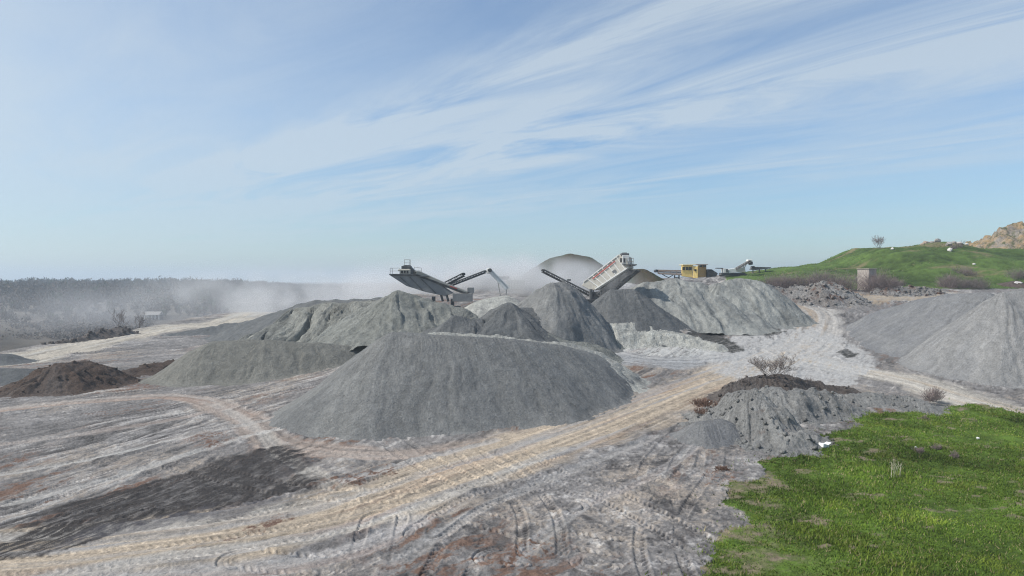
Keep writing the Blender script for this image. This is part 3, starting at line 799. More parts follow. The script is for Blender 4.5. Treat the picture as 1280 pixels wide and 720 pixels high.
    s = MB(); s.box(q(507.5, 335.5, .8), (1.6, 1.8, .9)); s.box(q(508, 333, .8), (1.1, 1.4, .5)); s.build('motor_cover', dgrey, r, bev=.08)
    s = MB(); s.box(q(506.5, 339.4, .8), (1.9, 1.9, .85)); s.box(q(505, 337.6, .8), (2.1, 2.1, .2)); hd = s.build('drive_housing', white, r, bev=.05)
    s = MB()
    for u in (502.8, 506.2, 509.6): s.box(q(u, 339.8, -.18), (.32, .06, .5))
    s.build('vent_opening', black, hd, bev=0)
    s = MB(); s.prism([q(511, 334.5), q(514, 334), q(521, 341), q(519, 342.6), q(511, 342.6)], (0, 1.5, 0)); s.build('feed_chute', dgrey, r, bev=.03)
    for u0, u1 in ((547, 553), (554, 560)):
        s = MB(); s.beam(q(u0, 356, .3), q(u1, 377, .3), .22, .26); s.beam(q(u0, 356, 1.5), q(u1, 377, 1.5), .22, .26)
        for t in (.35, .65): s.beam(q(u0, 356, .3).lerp(q(u1, 377, .3), t), q(u0, 356, 1.5).lerp(q(u1, 377, 1.5), t), .12, .12)
        s.build('support_leg', dgrey, r, bev=0)
    s = MB(); s.box(q(588, 363, .8), (1.1, 1.6, 1.0)); s.box(q(578, 372, .8), (3.4, 2, 1.4)); s.build('engine_frame', slate, r, bev=.04)
    conveyor(r, q(548, 358.5, 2.2), q(578, 343, 3.4), 1.0, .6, black, rubber)
    conveyor(r, q(556, 358.5, 3.2), q(605, 339, 6.0), .8, .4, dgrey, rubber)
    for dd in (0, 2.0):
        crawler(r, base + Vector((-2.6, dd, 0)), base + Vector((3.0, dd, 0)), .5, 1.0, black)
    s = MB(); s.box(base + Vector((.2, 1.0, 1.25)), (6, 1.6, .5))
    s.box(base + Vector((-1.5, 1.0, 2.2)), (.5, 1.4, 2.0)); s.box(base + Vector((1.8, 1.0, 2.0)), (.5, 1.4, 1.6)); s.build('chassis', dgrey, r, bev=0)

    # ---- white discharge conveyor in the dust
    D = 126
    q = lambda u, v, dd=0: W(u, v, D) + Vector((0, dd, 0))
    base = q(632, 362); base.z = tz(base.x, D)
    r = thing('stacking_conveyor', base, 'slim white conveyor leaning up to the left out of the dust', 'conveyor')
    s = MB(); s.beam(q(611, 338.4), q(633, 362), .22, .5); s.beam(q(613, 337.8, 1.0), q(635, 361, 1.0), .22, .5); s.build('side_frame', white2, r, bev=.03)
    s = MB(); s.beam(q(612, 338.2, .5), q(633, 362, .5), .7, .12); s.build('belt', rubber, r, bev=0)
    s = MB(); s.box(q(611.2, 338.6, .5), (.9, 1.5, 1.0)); s.build('head_cover', white2, r, bev=.15)
    s = MB(); s.tube(q(612.4, 337.8, -.35), q(612.4, 337.8, 1.35), .36, 14); s.build('head_drum', black, r, bev=0)
    s = MB(); s.beam(q(622, 351, .5), q(626, 372, .5), .12, .12); s.beam(q(633, 361, .5), base + Vector((0, .5, 0)), .14, .14); s.build('support_leg', grey, r, bev=0)
    # ---- boxy white crusher in the dust
    D = 161
    q = lambda u, v, dd=0: W(u, v, D) + Vector((0, dd, 0))
    base = q(645, 366); base.z = tz(base.x, D)
    r = thing('crusher', base, 'boxy white crusher half hidden in dust behind the tall rounded pile', 'crusher')
    s = MB(); s.prism([q(633, 349.5), q(656, 349.5), q(656, 364), q(633, 364)], (0, 3, 0)); bd = s.build('body', white, r, bev=.06)
    s = MB()
    for u in (635, 638, 641, 645, 650): s.box(q(u, 356, -.04), (.14, .1, 2.0))
    s.box(q(644, 350, -.05), (4.1, .2, .2)); s.build('stiffener', white2, bd, bev=0)
    s = MB(); s.prism([q(623, 345.5), q(637, 345.5), q(635, 349.5), q(626, 349.5)], (0, 2.6, 0)); s.build('feed_hopper', slate, r, bev=.04)
    s = MB(); s.box(base + Vector((0, 1.4, .5)), (5, 2.4, 1.0)); s.beam(q(636, 364, .2), Vector((q(636, 364).x, D + .2, base.z)), .3, .3); s.beam(q(653, 364, .2), Vector((q(653, 364).x, D + .2, base.z)), .3, .3)
    s.build('chassis', dgrey, r, bev=0)

    # ---- yellow crusher with operator cabin
    D = 166
    q = lambda u, v, dd=0: W(u, v, D) + Vector((0, dd, 0))
    base = q(866, 350); base.z = tz(base.x, D + 2)
    r = thing('crusher', base, 'old yellow crusher with a windowed cabin and a tan feed boom', 'crusher')
    rot = Vector((.55, .83, 0))
    def yb(u0, v0, u1, v1, dl, dd=0):
        return [q(u0, v0, dd), q(u1, v0, dd), q(u1, v1, dd), q(u0, v1, dd)], Vector((dl * .25, dl, 0))
    s = MB(); s.prism([q(852.5, 331.5), q(866, 331), q(866, 347), q(852.5, 345.3)], (.6, 3.2, 0)); cab = s.build('cabin', yellow, r, bev=.05)
    s = MB(); s.prism([q(852.8, 333.6, -.05), q(864.6, 333.4, -.05), q(864.6, 338, -.05), q(852.8, 338.2, -.05)], (0, .12, 0)); wn = s.build('window', glass, cab, bev=0)
    s = MB()
    for u in (856.5, 860.8): s.box(q(u, 335.8, -.07), (.05, .1, .9))
    s.box(q(858.7, 333.5, -.07), (2.3, .1, .08)); s.box(q(858.7, 338.1, -.07), (2.3, .1, .08))
    s.build('window_frame', yellow, wn, bev=0)
    s = MB(); s.box(q(859, 331, 1.4) + Vector((.3, 0, 0)), (3.0, 3.8, .16)); s.build('roof', metal('pale_yellow_paint', (.80, .66, .34), .3), cab, bev=.03)  # roof in a paler yellow than the cabin walls
    s = MB(); s.prism([q(866, 332.5, -.3), q(871.5, 333.2, -.55), q(871.5, 347.6, -.55), q(866, 347.6, -.3)], (.9, 3.5, 0)); hs = s.build('engine_housing', yellow, r, bev=.05)
    s = MB(); s.box(q(868.4, 337.7, -.5), (.5, .12, .5)); s.build('hatch', black, hs, bev=0)
    s = MB(); s.prism([q(871.6, 331.5, -.3), q(884, 331, .8), q(884, 346, .8), q(871.6, 347, -.3)], (.8, 2.8, 0)); rear = s.build('crusher_body', metal('shaded_yellow_paint', (.42, .26, .09), .35, dustcol=(.3, .25, .18)), r, bev=.05)  # right-hand part in shade: the shade is put into this darker ochre
    s = MB()
    for u in (876, 881): s.prism([q(u - 1.9, 331.6, -.1), q(u + 1.9, 331.4, .2), q(u + 1.9, 333.8, .2), q(u - 1.9, 334, -.1)], (0, .1, 0))
    s.build('window', glass, rear, bev=0)
    s = MB(); s.box(q(877.5, 330.6, 1.4), (2.9, 3.0, .14)); s.build('roof', tan, rear, bev=0)
    s = MB(); s.prism([q(884, 336.5, .4), q(890, 336.5, .4), q(898, 341.5, .4), q(896, 345.5, .4), q(884, 347, .4)], (.5, 2.4, 0)); s.build('jaw_frame', dgrey, r, bev=.05)
    for d0 in (.1, 2.7):
        s = MB(); s.tube(q(889, 341, d0), q(889, 341, d0 + .4), .75, 18); s.build('flywheel', black, r, bev=0)
    s = MB(); s.prism([q(820, 337), q(852, 337.6), q(852, 339.5), q(821, 339.3)], (0, .3, 0)); s.prism([q(823, 341), q(852, 341.6), q(852, 344), q(826, 342.8)], (0, .3, 0))
    s.prism([q(820, 337, 1.6), q(852, 337.6, 1.6), q(852, 339.5, 1.6), q(821, 339.3, 1.6)], (0, .3, 0)); s.prism([q(823, 341, 1.6), q(852, 341.6, 1.6), q(852, 344, 1.6), q(826, 342.8, 1.6)], (0, .3, 0))
    for u in (823, 830, 838, 846): s.beam(q(u, 338.5, .15), q(u, 342, .15), .2, .2)
    bm_ = s.build('feed_boom', tan, r, bev=.02)
    s = MB(); s.beam(q(821, 339.9, .9), q(852, 340.5, .9), 1.2, .2); s.build('belt', rubber, bm_, bev=0)
    s = MB(); s.tube(q(820.8, 338.6, 0), q(820.8, 338.6, 1.9), .36, 12); s.build('head_drum', dgrey, bm_, bev=0)
    s = MB(); s.beam(q(828, 343, .2), q(836, 347, .2), .18, .18); s.beam(q(842, 343.5, .2), q(836, 347, .2), .18, .18); s.beam(q(843.5, 344, .2), q(843.5, 350, .2), .25, .3); s.beam(q(849, 344, .2), q(849, 350, .2), .25, .3); s.beam(q(843.5, 347, .2), q(849, 347, .2), .15, .2)
    s.build('boom_strut', black, r, bev=0)
    s = MB(); s.box(base + Vector((1, 1.6, .45)), (7.5, 2.6, .9)); s.build('chassis', dgrey, r, bev=.04)
    for dd in (.2, 3.0): crawler(r, base + Vector((-3, dd, -.1)), base + Vector((4.5, dd, -.1)), .5, .9, black)

    # ---- white machine on the hill's shoulder
    D = 200
    q = lambda u, v, dd=0: W(u, v, D) + Vector((0, dd, 0))
    base = q(925, 344); base.z = tz(base.x, D)
    r = thing('crusher', base, 'white mobile crusher with a raised conveyor on the grassy shoulder', 'crusher')
    s = MB(); s.prism([q(904, 335.4), q(910, 336), q(910, 341), q(905, 341)], (0, 2.5, 0)); s.prism([q(911, 336.5), q(920, 335.2), q(921, 340.5), q(911, 341.5)], (0, 2.6, 0)); bd = s.build('body', white2, r, bev=.04)
    s = MB(); s.box(q(908.7, 338.3, -.06), (.7, .1, .9)); s.build('side_door', dgrey, bd, bev=0)
    s = MB(); s.beam(q(896, 335.2, 1), q(905, 335.4, 1), 1.6, .22); s.build('feed_tray', dgrey, r, bev=0)
    s = MB(); s.prism([q(921, 335.5), q(931, 334), q(932, 340), q(921, 340.5)], (0, 2.0, 0)); s.build('crusher_body', white, r, bev=.04)
    f_ = conveyor(r, q(920, 336.5, .5), q(937.5, 326.6, .5), 1.1, .5, tan, rubber)
    s = MB(); s.box(q(937.5, 325.6, .8), (1.3, 1.5, .6)); s.build('head_cover', white2, r, bev=.08)
    s = MB(); s.prism([q(936, 327), q(941, 327), q(941, 330.8), q(938, 331.2)], (0, 1.5, 0)); s.build('discharge_chute', black, r, bev=.03)
    s = MB(); s.beam(q(931, 331, .9), q(931, 341, .9), .2, .2); s.beam(q(935, 329, .9), q(928, 341, .9), .15, .15); s.build('support_leg', grey, r, bev=0)
    s = MB(); s.box(base + Vector((-2, 1.2, .6)), (7, 2.2, .7)); s.build('chassis', dgrey, r, bev=0)
    for dd in (.1, 2.4): crawler(r, base + Vector((-5, dd, -.1)), base + Vector((1.6, dd, -.1)), .45, .8, black)
    # dark conveyor lying beside it
    D = 204
    q = lambda u, v, dd=0: W(u, v, D) + Vector((0, dd, 0))
    base = q(955, 340); base.z = tz(base.x, D)
    r = thing('stacking_conveyor', base, 'long low dark conveyor lying on the hill beside the white mobile crusher', 'conveyor')
    s = MB(); s.prism([q(940, 333.4), q(964, 334), q(963, 335.6), q(945, 337.5), q(938, 337)], (0, 1.2, 0)); s.build('frame', dgrey, r, bev=.03)
    s = MB(); s.box(q(941.5, 333.6, .5), (.9, 1.1, .5)); s.build('drive_housing', black, r, bev=.03)
    for u in (942, 950, 958):
        s = MB(); s.beam(q(u, 336, .6), Vector((q(u, 336).x, D + .6, tz(q(u, 336).x, D))), .25, .25); s.build('support_leg', dgrey, r, bev=0)

# ------------------------------------------------------------------ plants
def seg_mesh(name, segs, mat, origin, sides=3):
    v = []; f = []
    for a, b, r0, r1 in segs:
        d = (b - a).normalized(); s = d.cross(Vector((.3, .2, .93)))
        if s.length < 1e-3: s = d.cross(Vector((1, 0, 0)))
        s.normalize(); t = d.cross(s); o = len(v)
        for c, r in ((a, r0), (b, r1)):
            for i in range(sides):
                an = 2 * math.pi * i / sides
                v.append(c + (s * math.cos(an) + t * math.sin(an)) * r - origin)
        for i in range(sides):
            j = (i + 1) % sides
            f.append((o + i, o + j, o + sides + j, o + sides + i))
    return mesh_np(name, np.array([list(q) for q in v]), np.array(f), mat, False)

def bare_tree(loc, h, label, mt, mb_, name='bare_tree', cat='tree', group=None, stems=1, depth=3, spread=.6, tr=.09, seed=0, minr=.012, fan=.5, base_r=.12):
    rnd = random.Random(seed)
    r = thing(name, loc, label, cat, group)
    trunk = []; tw = []
    def grow(p, d, L, rad, dp):
        n = 4
        for i in range(n):
            q = p + d * L / n
            (trunk if dp == depth else tw).append((p, q, rad * (1 - .15 * i), rad * (1 - .15 * (i + 1))))
            p = q
            d = (d + Vector((rnd.gauss(0, .14), rnd.gauss(0, .14), rnd.gauss(.05, .08)))).normalized()
            if dp > 0 and (i > 0 or dp < depth):
                for _ in range(1 if i < n - 1 else 2):
                    e = (d + Vector((rnd.uniform(-1, 1), rnd.uniform(-1, 1), rnd.uniform(-.2, .6))) * spread * 1.2).normalized()
                    grow(p, e, L * rnd.uniform(.42, .68), max(minr, rad * .5), dp - 1)
    for s in range(stems):
        a = 2 * math.pi * (s + rnd.random() * .6) / max(stems, 1)
        k = fan * rnd.uniform(.4, 1.1) if stems > 1 else .08
        d = Vector((math.cos(a) * k, math.sin(a) * k, 1)).normalized()
        grow(Vector(loc) + Vector((math.cos(a) * base_r * rnd.random(), math.sin(a) * base_r * rnd.random(), -.15)), d, h * rnd.uniform(.5, .66), tr, depth)
    tw = [(a, b, max(x, minr), max(y, minr * .8)) for a, b, x, y in tw]
    if base_r > .3:
        for i in range(0, len(trunk), 4): link('stem', seg_mesh('stem', trunk[i:i + 4], mt, Vector(loc), 6), r)
    else: link('trunk', seg_mesh('trunk', trunk, mt, Vector(loc), 6), r)
    link('branches', seg_mesh('branches', tw, mb_, Vector(loc)), r)
    return r

def brush(loc, rx, h, label, mat, seed, group=None, n=700, name='shrub', cat='shrub', ry=None):
    """leafless multi-stem shrub: hundreds of thin twigs in a mound"""
    rnd = random.Random(seed)
    loc = Vector(loc); segs = []; ry = ry or rx * .7
    nc = max(2, int(rx * 1.8))
    cl = [(rnd.uniform(-.75, .75) * rx, rnd.uniform(-.6, .6) * ry, rnd.uniform(.45, 1.0)) for _ in range(nc)]
    for _ in range(n):
        a = rnd.uniform(0, 2 * math.pi); q = rnd.random() ** .7
        cx_, cy_, ch = rnd.choice(cl); cr = rx * (.25 + .25 * ch)
        bx = loc.x + cx_ + math.cos(a) * q * cr; by = loc.y + cy_ + math.sin(a) * q * cr
        p = Vector((bx, by, tz(bx, by) - .1 + max(0, loc.z - tz(loc.x, loc.y))))
        hh = h * 1.35 * ch * (1 - .5 * q * q) * rnd.uniform(.3, 1.15)
        d = Vector((math.cos(a) * q * .6 + rnd.gauss(0, .4), math.sin(a) * q * .6 + rnd.gauss(0, .4), 1)).normalized()
        m = p + d * hh * .55
        r0 = .02
        segs.append((p, m, r0, r0 * .7))
        for _k in range(3):
            e = (d + Vector((rnd.gauss(0, .5), rnd.gauss(0, .5), .1))).normalized()
            segs.append((m, m + e * hh * rnd.uniform(.3, .5), r0 * .7, .012))
    o = link(name, seg_mesh(name, segs, mat, loc)); o.location = loc
    return tag(o, label, cat, group)

def make_plants():
    bark = twig_material('grey_bark', (.10, .085, .075), (.16, .14, .125))
    twig = twig_material('twig_bark', (.15, .125, .115), (.22, .19, .175))
    purp = twig_material('purple_brush', (.16, .122, .118), (.235, .19, .18))
    darkt = twig_material('dark_brush', (.14, .115, .105), (.22, .19, .175))
    red_t = twig_material('reddish_twigs', (.13, .075, .055), (.20, .13, .10))
    pale = twig_material('dry_stem', (.42, .38, .28), (.5, .47, .38))
    # shrub on the earth mound
    p = W(966, 468, 75)
    bare_tree(p + Vector((0, 0, .0)), 2.4, 'spreading bare shrub on the dark earth mound by the junction', bark, twig, 'bare_shrub', 'shrub', stems=16, depth=3, spread=.9, tr=.028, seed=8, minr=.011, fan=2.0, base_r=1.0)
    for i, (u, v, D, rx, h, lab, n_) in enumerate(((938, 478, 74.5, 1.0, 1.1, 'low twiggy shrub left of the spreading bare shrub on the dark mound', 130), (992, 476, 76, 1.6, 1.4, 'low twiggy shrub right of the spreading bare shrub on the dark mound', 200), (1020, 481, 76.5, 1.2, .9, 'last low twiggy shrub along the dark mound toward the grey bank', 130),
                                      (895, 503, 65.5, 2.0, .8, 'reddish dead brush on the rusty soil beside the haul road', 300), (880, 512, 65, .9, .6, 'small reddish dead brush at the foot of the grey spoil heap', 90), (905, 592, 50, 1.2, .5, 'flattened reddish dead brush at the meadow edge', 140))):
        p = W(u, v, D); p.z = tz(p.x, D) + max(0, p.z - tz(p.x, D)) * .8
        q_ = brush((p.x, D, p.z), rx, h, lab, darkt if i < 3 else red_t, 200 + i, 'dead brush around the spoil heaps', n_)
        if i < 5: q_.location.z = p.z - 0.0
    p = ground_pt(1166, 505); p.z += .5
    brush(p, 1.3, 1.5, 'small reddish leafless shrub at the end of the grey bank', purp, 6, n=160)
    # tree on the hill
    x = (1098 - 640) / F * 212; 
    bare_tree(Vector((x, 212, tz(x, 212) - .2)), 4.2, 'wide bare tree on top of the grassy hill', bark, purp, stems=6, depth=3, spread=.7, tr=.07, seed=11, minr=.02, fan=1.0)
    # trees by the cream road
    for i, (u, v, D, h, lab) in enumerate(((152, 412, 165, 6.0, 'tallest bare tree beside the cream road, in front of the dust'), (122, 413, 162, 3.8, 'smaller bare tree beside the dark lumpy berm'), (173, 409, 172, 3.6, 'thin bare sapling close behind the tallest roadside tree'))):
        x = (u - 640) / F * D
        bare_tree(Vector((x, D, tz(x, D) - .2)), h, lab, bark, twig, seed=30 + i, stems=4, depth=3, spread=.6, tr=.06, minr=.014, fan=.5)
    # brush along the hill foot
    spots = [(950, 171, 3.8, 3.4, 'purple brown brush above the long rubble heap, next to the dark conveyor', 500),
             (975, 170, 4.6, 4.0, 'tall purple brown brush above the middle of the long rubble heap', 700),
             (1003, 170, 4.8, 4.0, 'purple brown brush between rubble heap and pointed red rubble', 700),
             (1030, 172, 5.0, 4.4, 'dense purple brown brush behind the pointed rubble heap', 1000),
             (1055, 162, 2.4, 3.8, 'narrow dark bush standing alone at the foot of the hill', 350),
             (1106, 159.5, 4.8, 4.8, 'large purple bush leaning over the concrete hut', 1150),
             (1085, 178, 3.5, 2.6, 'grey brush on the slope behind the concrete hut', 400),
             (1128, 172, 2.6, 2.2, 'small faded bush right of the concrete hut', 260),
             (1187, 168, 3.2, 3.6, 'round grey shrub alone on the green slope', 520),
             (1216, 168, 4.0, 3.0, 'wide low shrub beside the round grey one on the slope', 600),
             (1205, 180, 2.6, 2.2, 'small shrub just above the two larger slope shrubs', 260),
             (1194, 200, 2.0, 1.9, 'tiny dark shrub next to the white boulder near the hilltop', 200),
             (1276, 175, 2.6, 3.0, 'grey shrub at the picture edge on the hill', 300)]
    for i, (u, D, rx, h, lab, n) in enumerate(spots):
        x = (u - 640) / F * D
        brush((x, D, tz(x, D)), rx, h, lab, purp if i % 3 else darkt, 60 + i, 'leafless brush on the hill', n)
    # weeds in the meadow
    for i, (u, v, rx, h, lab) in enumerate(((1172, 562, .5, .7, 'small dark dead weed clump in the meadow near the white scrap'), (1155, 566, .45, .55, 'low dead weed clump next to the darker one in the meadow'), (1195, 572, .5, .5, 'withered weed clump in the middle of the grass'), (1153, 525, .6, .6, 'dry weed clump at the top edge of the meadow'))):
        brush(ground_pt(u, v), rx, h, lab, purp, 90 + i, 'dead weeds in the meadow', 60, 'dead_weed', 'weed')
    p = ground_pt(1122, 598); rnd = random.Random(3); segs = []
    for k in range(9):
        a = p + Vector((rnd.uniform(-.35, .35), rnd.uniform(-.3, .3), -.05)); b = a + Vector((rnd.uniform(-.1, .2), rnd.uniform(-.2, .2), rnd.uniform(.8, 1.7)))
        segs += [(a, b, .014, .010)]
        for _ in range(3):
            t = rnd.uniform(.4, .9); m = a.lerp(b, t); segs.append((m, m + Vector((rnd.uniform(-.2, .2), rnd.uniform(-.2, .2), rnd.uniform(.1, .35))), .009, .007))
    o = link('dry_stems', seg_mesh('dry_stems', segs, pale, p)); o.location = p
    tag(o, 'tall pale dry weed standing in the middle of the meadow', 'weed')

def make_grass():
    m, nt, b = nmat('grass_blades')
    a = N(nt, 'ShaderNodeVertexColor'); a.layer_name = 'tint'
    nt.links.new(a.outputs['Color'], b.inputs['Base Color']); b.inputs['Roughness'].default_value = .7
    P = np.array(GRASS_W)
    n = 420000
    # denser near the camera
    yb = 20 + (78 - 20) * RNG.random(n) ** 1.25
    xb = 4 + (70 - 4) * RNG.random(n)
    sc = np.where(RNG.random(n) < .25, 1.0, .15)
    k = grass_mask(xb + RNG.normal(0, 1, n) * sc, yb + RNG.normal(0, 1, n) * sc) & (xb / yb < .86)
    xb, yb = xb[k], yb[k]
    bare = bare_mask(xb, yb)
    dens = .55 + .5 * fbm(xb * .5, yb * .5, 77, 3)
    k = RNG.random(len(xb)) < np.clip(dens, .15, 1) * (1 - bare * .85)
    xb, yb = xb[k], yb[k]
    gn = fbm(xb * .30, yb * .30, 51, 5, .6); gn2 = fbm(xb * 1.3, yb * 1.3, 53, 4, .7)
    zb = terrain(xb, yb) + .16 * gn + .07 * gn2 - .03
    nb = 3
    n = len(xb)
    X = np.repeat(xb, nb) + RNG.normal(0, .07, n * nb); Yv = np.repeat(yb, nb) + RNG.normal(0, .07, n * nb); Z = np.repeat(zb, nb)
    tall = np.repeat(1 + .9 * fbm(xb * .22, yb * .22, 81, 4), nb)
    hh = RNG.uniform(.07, .21, n * nb) * tall * np.where(RNG.random(n * nb) < .04, 1.9, 1)
    ang = RNG.uniform(0, 2 * math.pi, n * nb); wd = RNG.uniform(.012, .028, n * nb) * (1 + Yv / 90)
    lean = RNG.normal(0, .45, (n * nb, 2)) * hh[:, None]
    dx, dy = np.cos(ang) * wd, np.sin(ang) * wd
    v = np.empty((n * nb, 3, 3))
    v[:, 0] = np.stack([X - dx, Yv - dy, Z], 1); v[:, 1] = np.stack([X + dx, Yv + dy, Z], 1)
    v[:, 2] = np.stack([X + lean[:, 0], Yv + lean[:, 1], Z + hh], 1)
    f = np.arange(n * nb * 3).reshape(-1, 3)
    col = np.array((.084, .136, .017))[None, :] * (1 + .4 * RNG.normal(0, 1, (n * nb, 1)) * .5 + .35 * np.repeat(gn, nb)[:, None])
    yl = sst(.05, .45, np.repeat(fbm(xb * .5 + 3, yb * .5, 85, 4), nb) + RNG.normal(0, .12, n * nb))
    col = mixn(col, (.16, .21, .03), yl * .7)
    dry = RNG.random(n * nb) < .08
    col[dry] = (.26, .22, .12)
    patch = fbm(xb * .16, yb * .2, 87, 4, .6)
    col = np.clip(col * (1 + .95 * np.repeat(patch, nb))[:, None], .008, .5)
    me = mesh_np('grass', v.reshape(-1, 3), f, m, False)
    set_color(me, np.repeat(col, 3, 0))
    tag(link('grass', me), 'bright green spring grass covering the meadow', 'grass', kind='stuff')

def make_hill_grass():
    m = bpy.data.materials['grass_blades']
    n = 42000
    y = RNG.uniform(165, 235, n); u = RNG.uniform(900, 1330, n); x = (u - 640) / F * y
    foot = 166 + 5 * fbm(x * .08, y * .08, 61, 4) - sst(60, 110, x)
    k = (x > 41) & (y > foot) & (u > 905 + 12 * fbm(x * .1, y * .1, 63, 3)) & (fbm(x * .09, y * .2, 97, 4) + RNG.normal(0, .25, n) > -.05)
    x, y = x[k], y[k]; n = len(x)
    hn = fbm(x * .07, y * .12, 65, 6, .6); hn2 = fbm(x * .5, y * .5, 67, 4, .7)
    z = terrain(x, y) + .5 * hn + .22 * hn2 - .05
    h = RNG.uniform(.08, .28, n) * (1 + .6 * fbm(x * .15, y * .15, 98, 3)); w = RNG.uniform(.10, .25, n); a = RNG.uniform(0, 6.28, n)
    v = np.empty((n, 3, 3)); dx, dy = np.cos(a) * w, np.sin(a) * w
    v[:, 0] = np.stack([x - dx, y - dy, z], 1); v[:, 1] = np.stack([x + dx, y + dy, z], 1); v[:, 2] = np.stack([x + RNG.normal(0, .4, n), y + RNG.uniform(.2, .8, n), z + h], 1)
    col = np.array((.058, .098, .02))[None] * np.clip(1 + .5 * hn + .35 * RNG.normal(0, .6, n), .7, 1.6)[:, None]
    dry = RNG.random(n) < .12; col[dry] = (.17, .145, .075)
    me = mesh_np('hill_grass', v.reshape(-1, 3), np.arange(n * 3).reshape(-1, 3), m, False); set_color(me, np.repeat(np.clip(col, .01, .4), 3, 0))
    tag(link('hill_grass', me), 'rough green turf on the hill', 'grass', kind='stuff')

def make_woods():
    """the leafless woods across the valley: one far mass of tree crowns"""
    m, nt, b = nmat('winter_woods')
    a = N(nt, 'ShaderNodeVertexColor'); a.layer_name = 'tint'
    nt.links.new(a.outputs['Color'], b.inputs['Base Color']); b.inputs['Roughness'].default_value = 1
    rng = np.random.default_rng(5)
    V = []; C = []
    n = 4200
    d = 300 + 650 * rng.random(n) ** .8
    u = -150 + (520 + 150) * rng.random(n)
    x = (u - 640) / F * d; y = d
    keep = (fbm(x * .008, y * .008, 91, 3) > -.35 + .25 * (d < 420)) & ~((u > 300) & (d < 500)) & ~((u > 150) & (d < 345))
    x, y, u, d = x[keep], y[keep], u[keep], d[keep]
    z = terrain(x, y)
    h = rng.uniform(5, 9, len(x)) * np.interp(d, [300, 440], [.45, 1]) * (1 + .2 * fbm(x * .01, y * .01, 93, 2))
    clump = 1 + .55 * np.clip(fbm(x * .03, y * .01, 95, 4), -.6, 1)
    # top of the woods sinks towards the right
    for i in range(len(x)):
        hh = h[i] * clump[i] * float(np.interp(u[i], [-150, 250, 330, 430, 520], [1, 1, .75, .3, .2]))
        k = 90 if d[i] < 450 else 60
        th = rng.uniform(0, 2 * math.pi, k); ph = np.arccos(rng.uniform(-1, 1, k)); rr = rng.random(k) ** .45
        cx = x[i] + np.cos(th) * np.sin(ph) * rr * hh * .42; cy = y[i] + np.sin(th) * np.sin(ph) * rr * hh * .42
        cz = z[i] + hh * (.58 + .42 * np.cos(ph) * rr)
        s = hh * .085
        t = rng.normal(0, s, (k, 3, 3)) * np.array((.8, .8, 1.3))
        c = np.stack([cx, cy, cz], 1)[:, None, :] + t
        # trunk
        tk = np.array([[[x[i] - .25, y[i], z[i] - .3], [x[i] + .25, y[i], z[i] - .3], [x[i], y[i], z[i] + hh * .6]]])
        V.append(np.concatenate([c, tk], 0).reshape(-1, 3))
        base = np.array((.115, .092, .082)) * rng.uniform(.7, 1.3)
        if rng.random() < .12: base = np.array((.06, .075, .04))
        C.append(np.repeat(base[None], (k + 1) * 3, 0))
    # low scrub on the valley floor
    ns = 2600
    d = rng.uniform(232, 340, ns); u = rng.uniform(-170, 190, ns); x = (u - 640) / F * d; y = d
    kk = (x < -112) & (fbm(x * .03, y * .03, 99, 3) + rng.normal(0, .2, ns) > -.1)
    for xx, yy in zip(x[kk], y[kk]):
        hh = rng.uniform(.8, 2.6); k = 22; zz = tz(xx, yy)
        c = np.array((xx, yy, zz + hh * .4)) + rng.normal(0, 1, (k, 3)) * hh * np.array((.5, .5, .3))
        V.append((c[:, None, :] + rng.normal(0, hh * .13, (k, 3, 3))).reshape(-1, 3))
        C.append(np.repeat((np.array((.11, .088, .075)) * rng.uniform(.6, 1.5))[None], k * 3, 0))
    V = np.concatenate(V); C = np.concatenate(C)
    me = mesh_np('woods', V, np.arange(len(V)).reshape(-1, 3), m, False); set_color(me, C)
    tag(link('woods', me), 'leafless grey brown woods across the dusty valley', 'woods', kind='stuff')

# ------------------------------------------------------------------ rocks, debris, buildings
def boulder(loc, size, mat, label, seed, name='boulder', cat='boulder', group=None):
    rnd = random.Random(seed)
    bm = bmesh.new(); bmesh.ops.create_icosphere(bm, subdivisions=2, radius=1)
    for v in bm.verts:
        k = 1 + rnd.uniform(-.12, .12); v.co *= k
    for _ in range(7):   # chop flats
        n = Vector((rnd.gauss(0, 1), rnd.gauss(0, 1), rnd.gauss(0, 1))).normalized(); c = rnd.uniform(.55, .8)
        for v in bm.verts:
            d = v.co.dot(n)
            if d > c: v.co -= n * (d - c)
    for v in bm.verts: v.co = Vector((v.co.x * size[0], v.co.y * size[1], v.co.z * size[2] + size[2] * .35))
    me = bpy.data.meshes.new(name); bm.to_mesh(me); bm.free(); me.materials.append(mat)
    o = link(name, me); o.location = loc; o.rotation_euler.z = rnd.uniform(0, 6)
    return tag(o, label, cat, group)

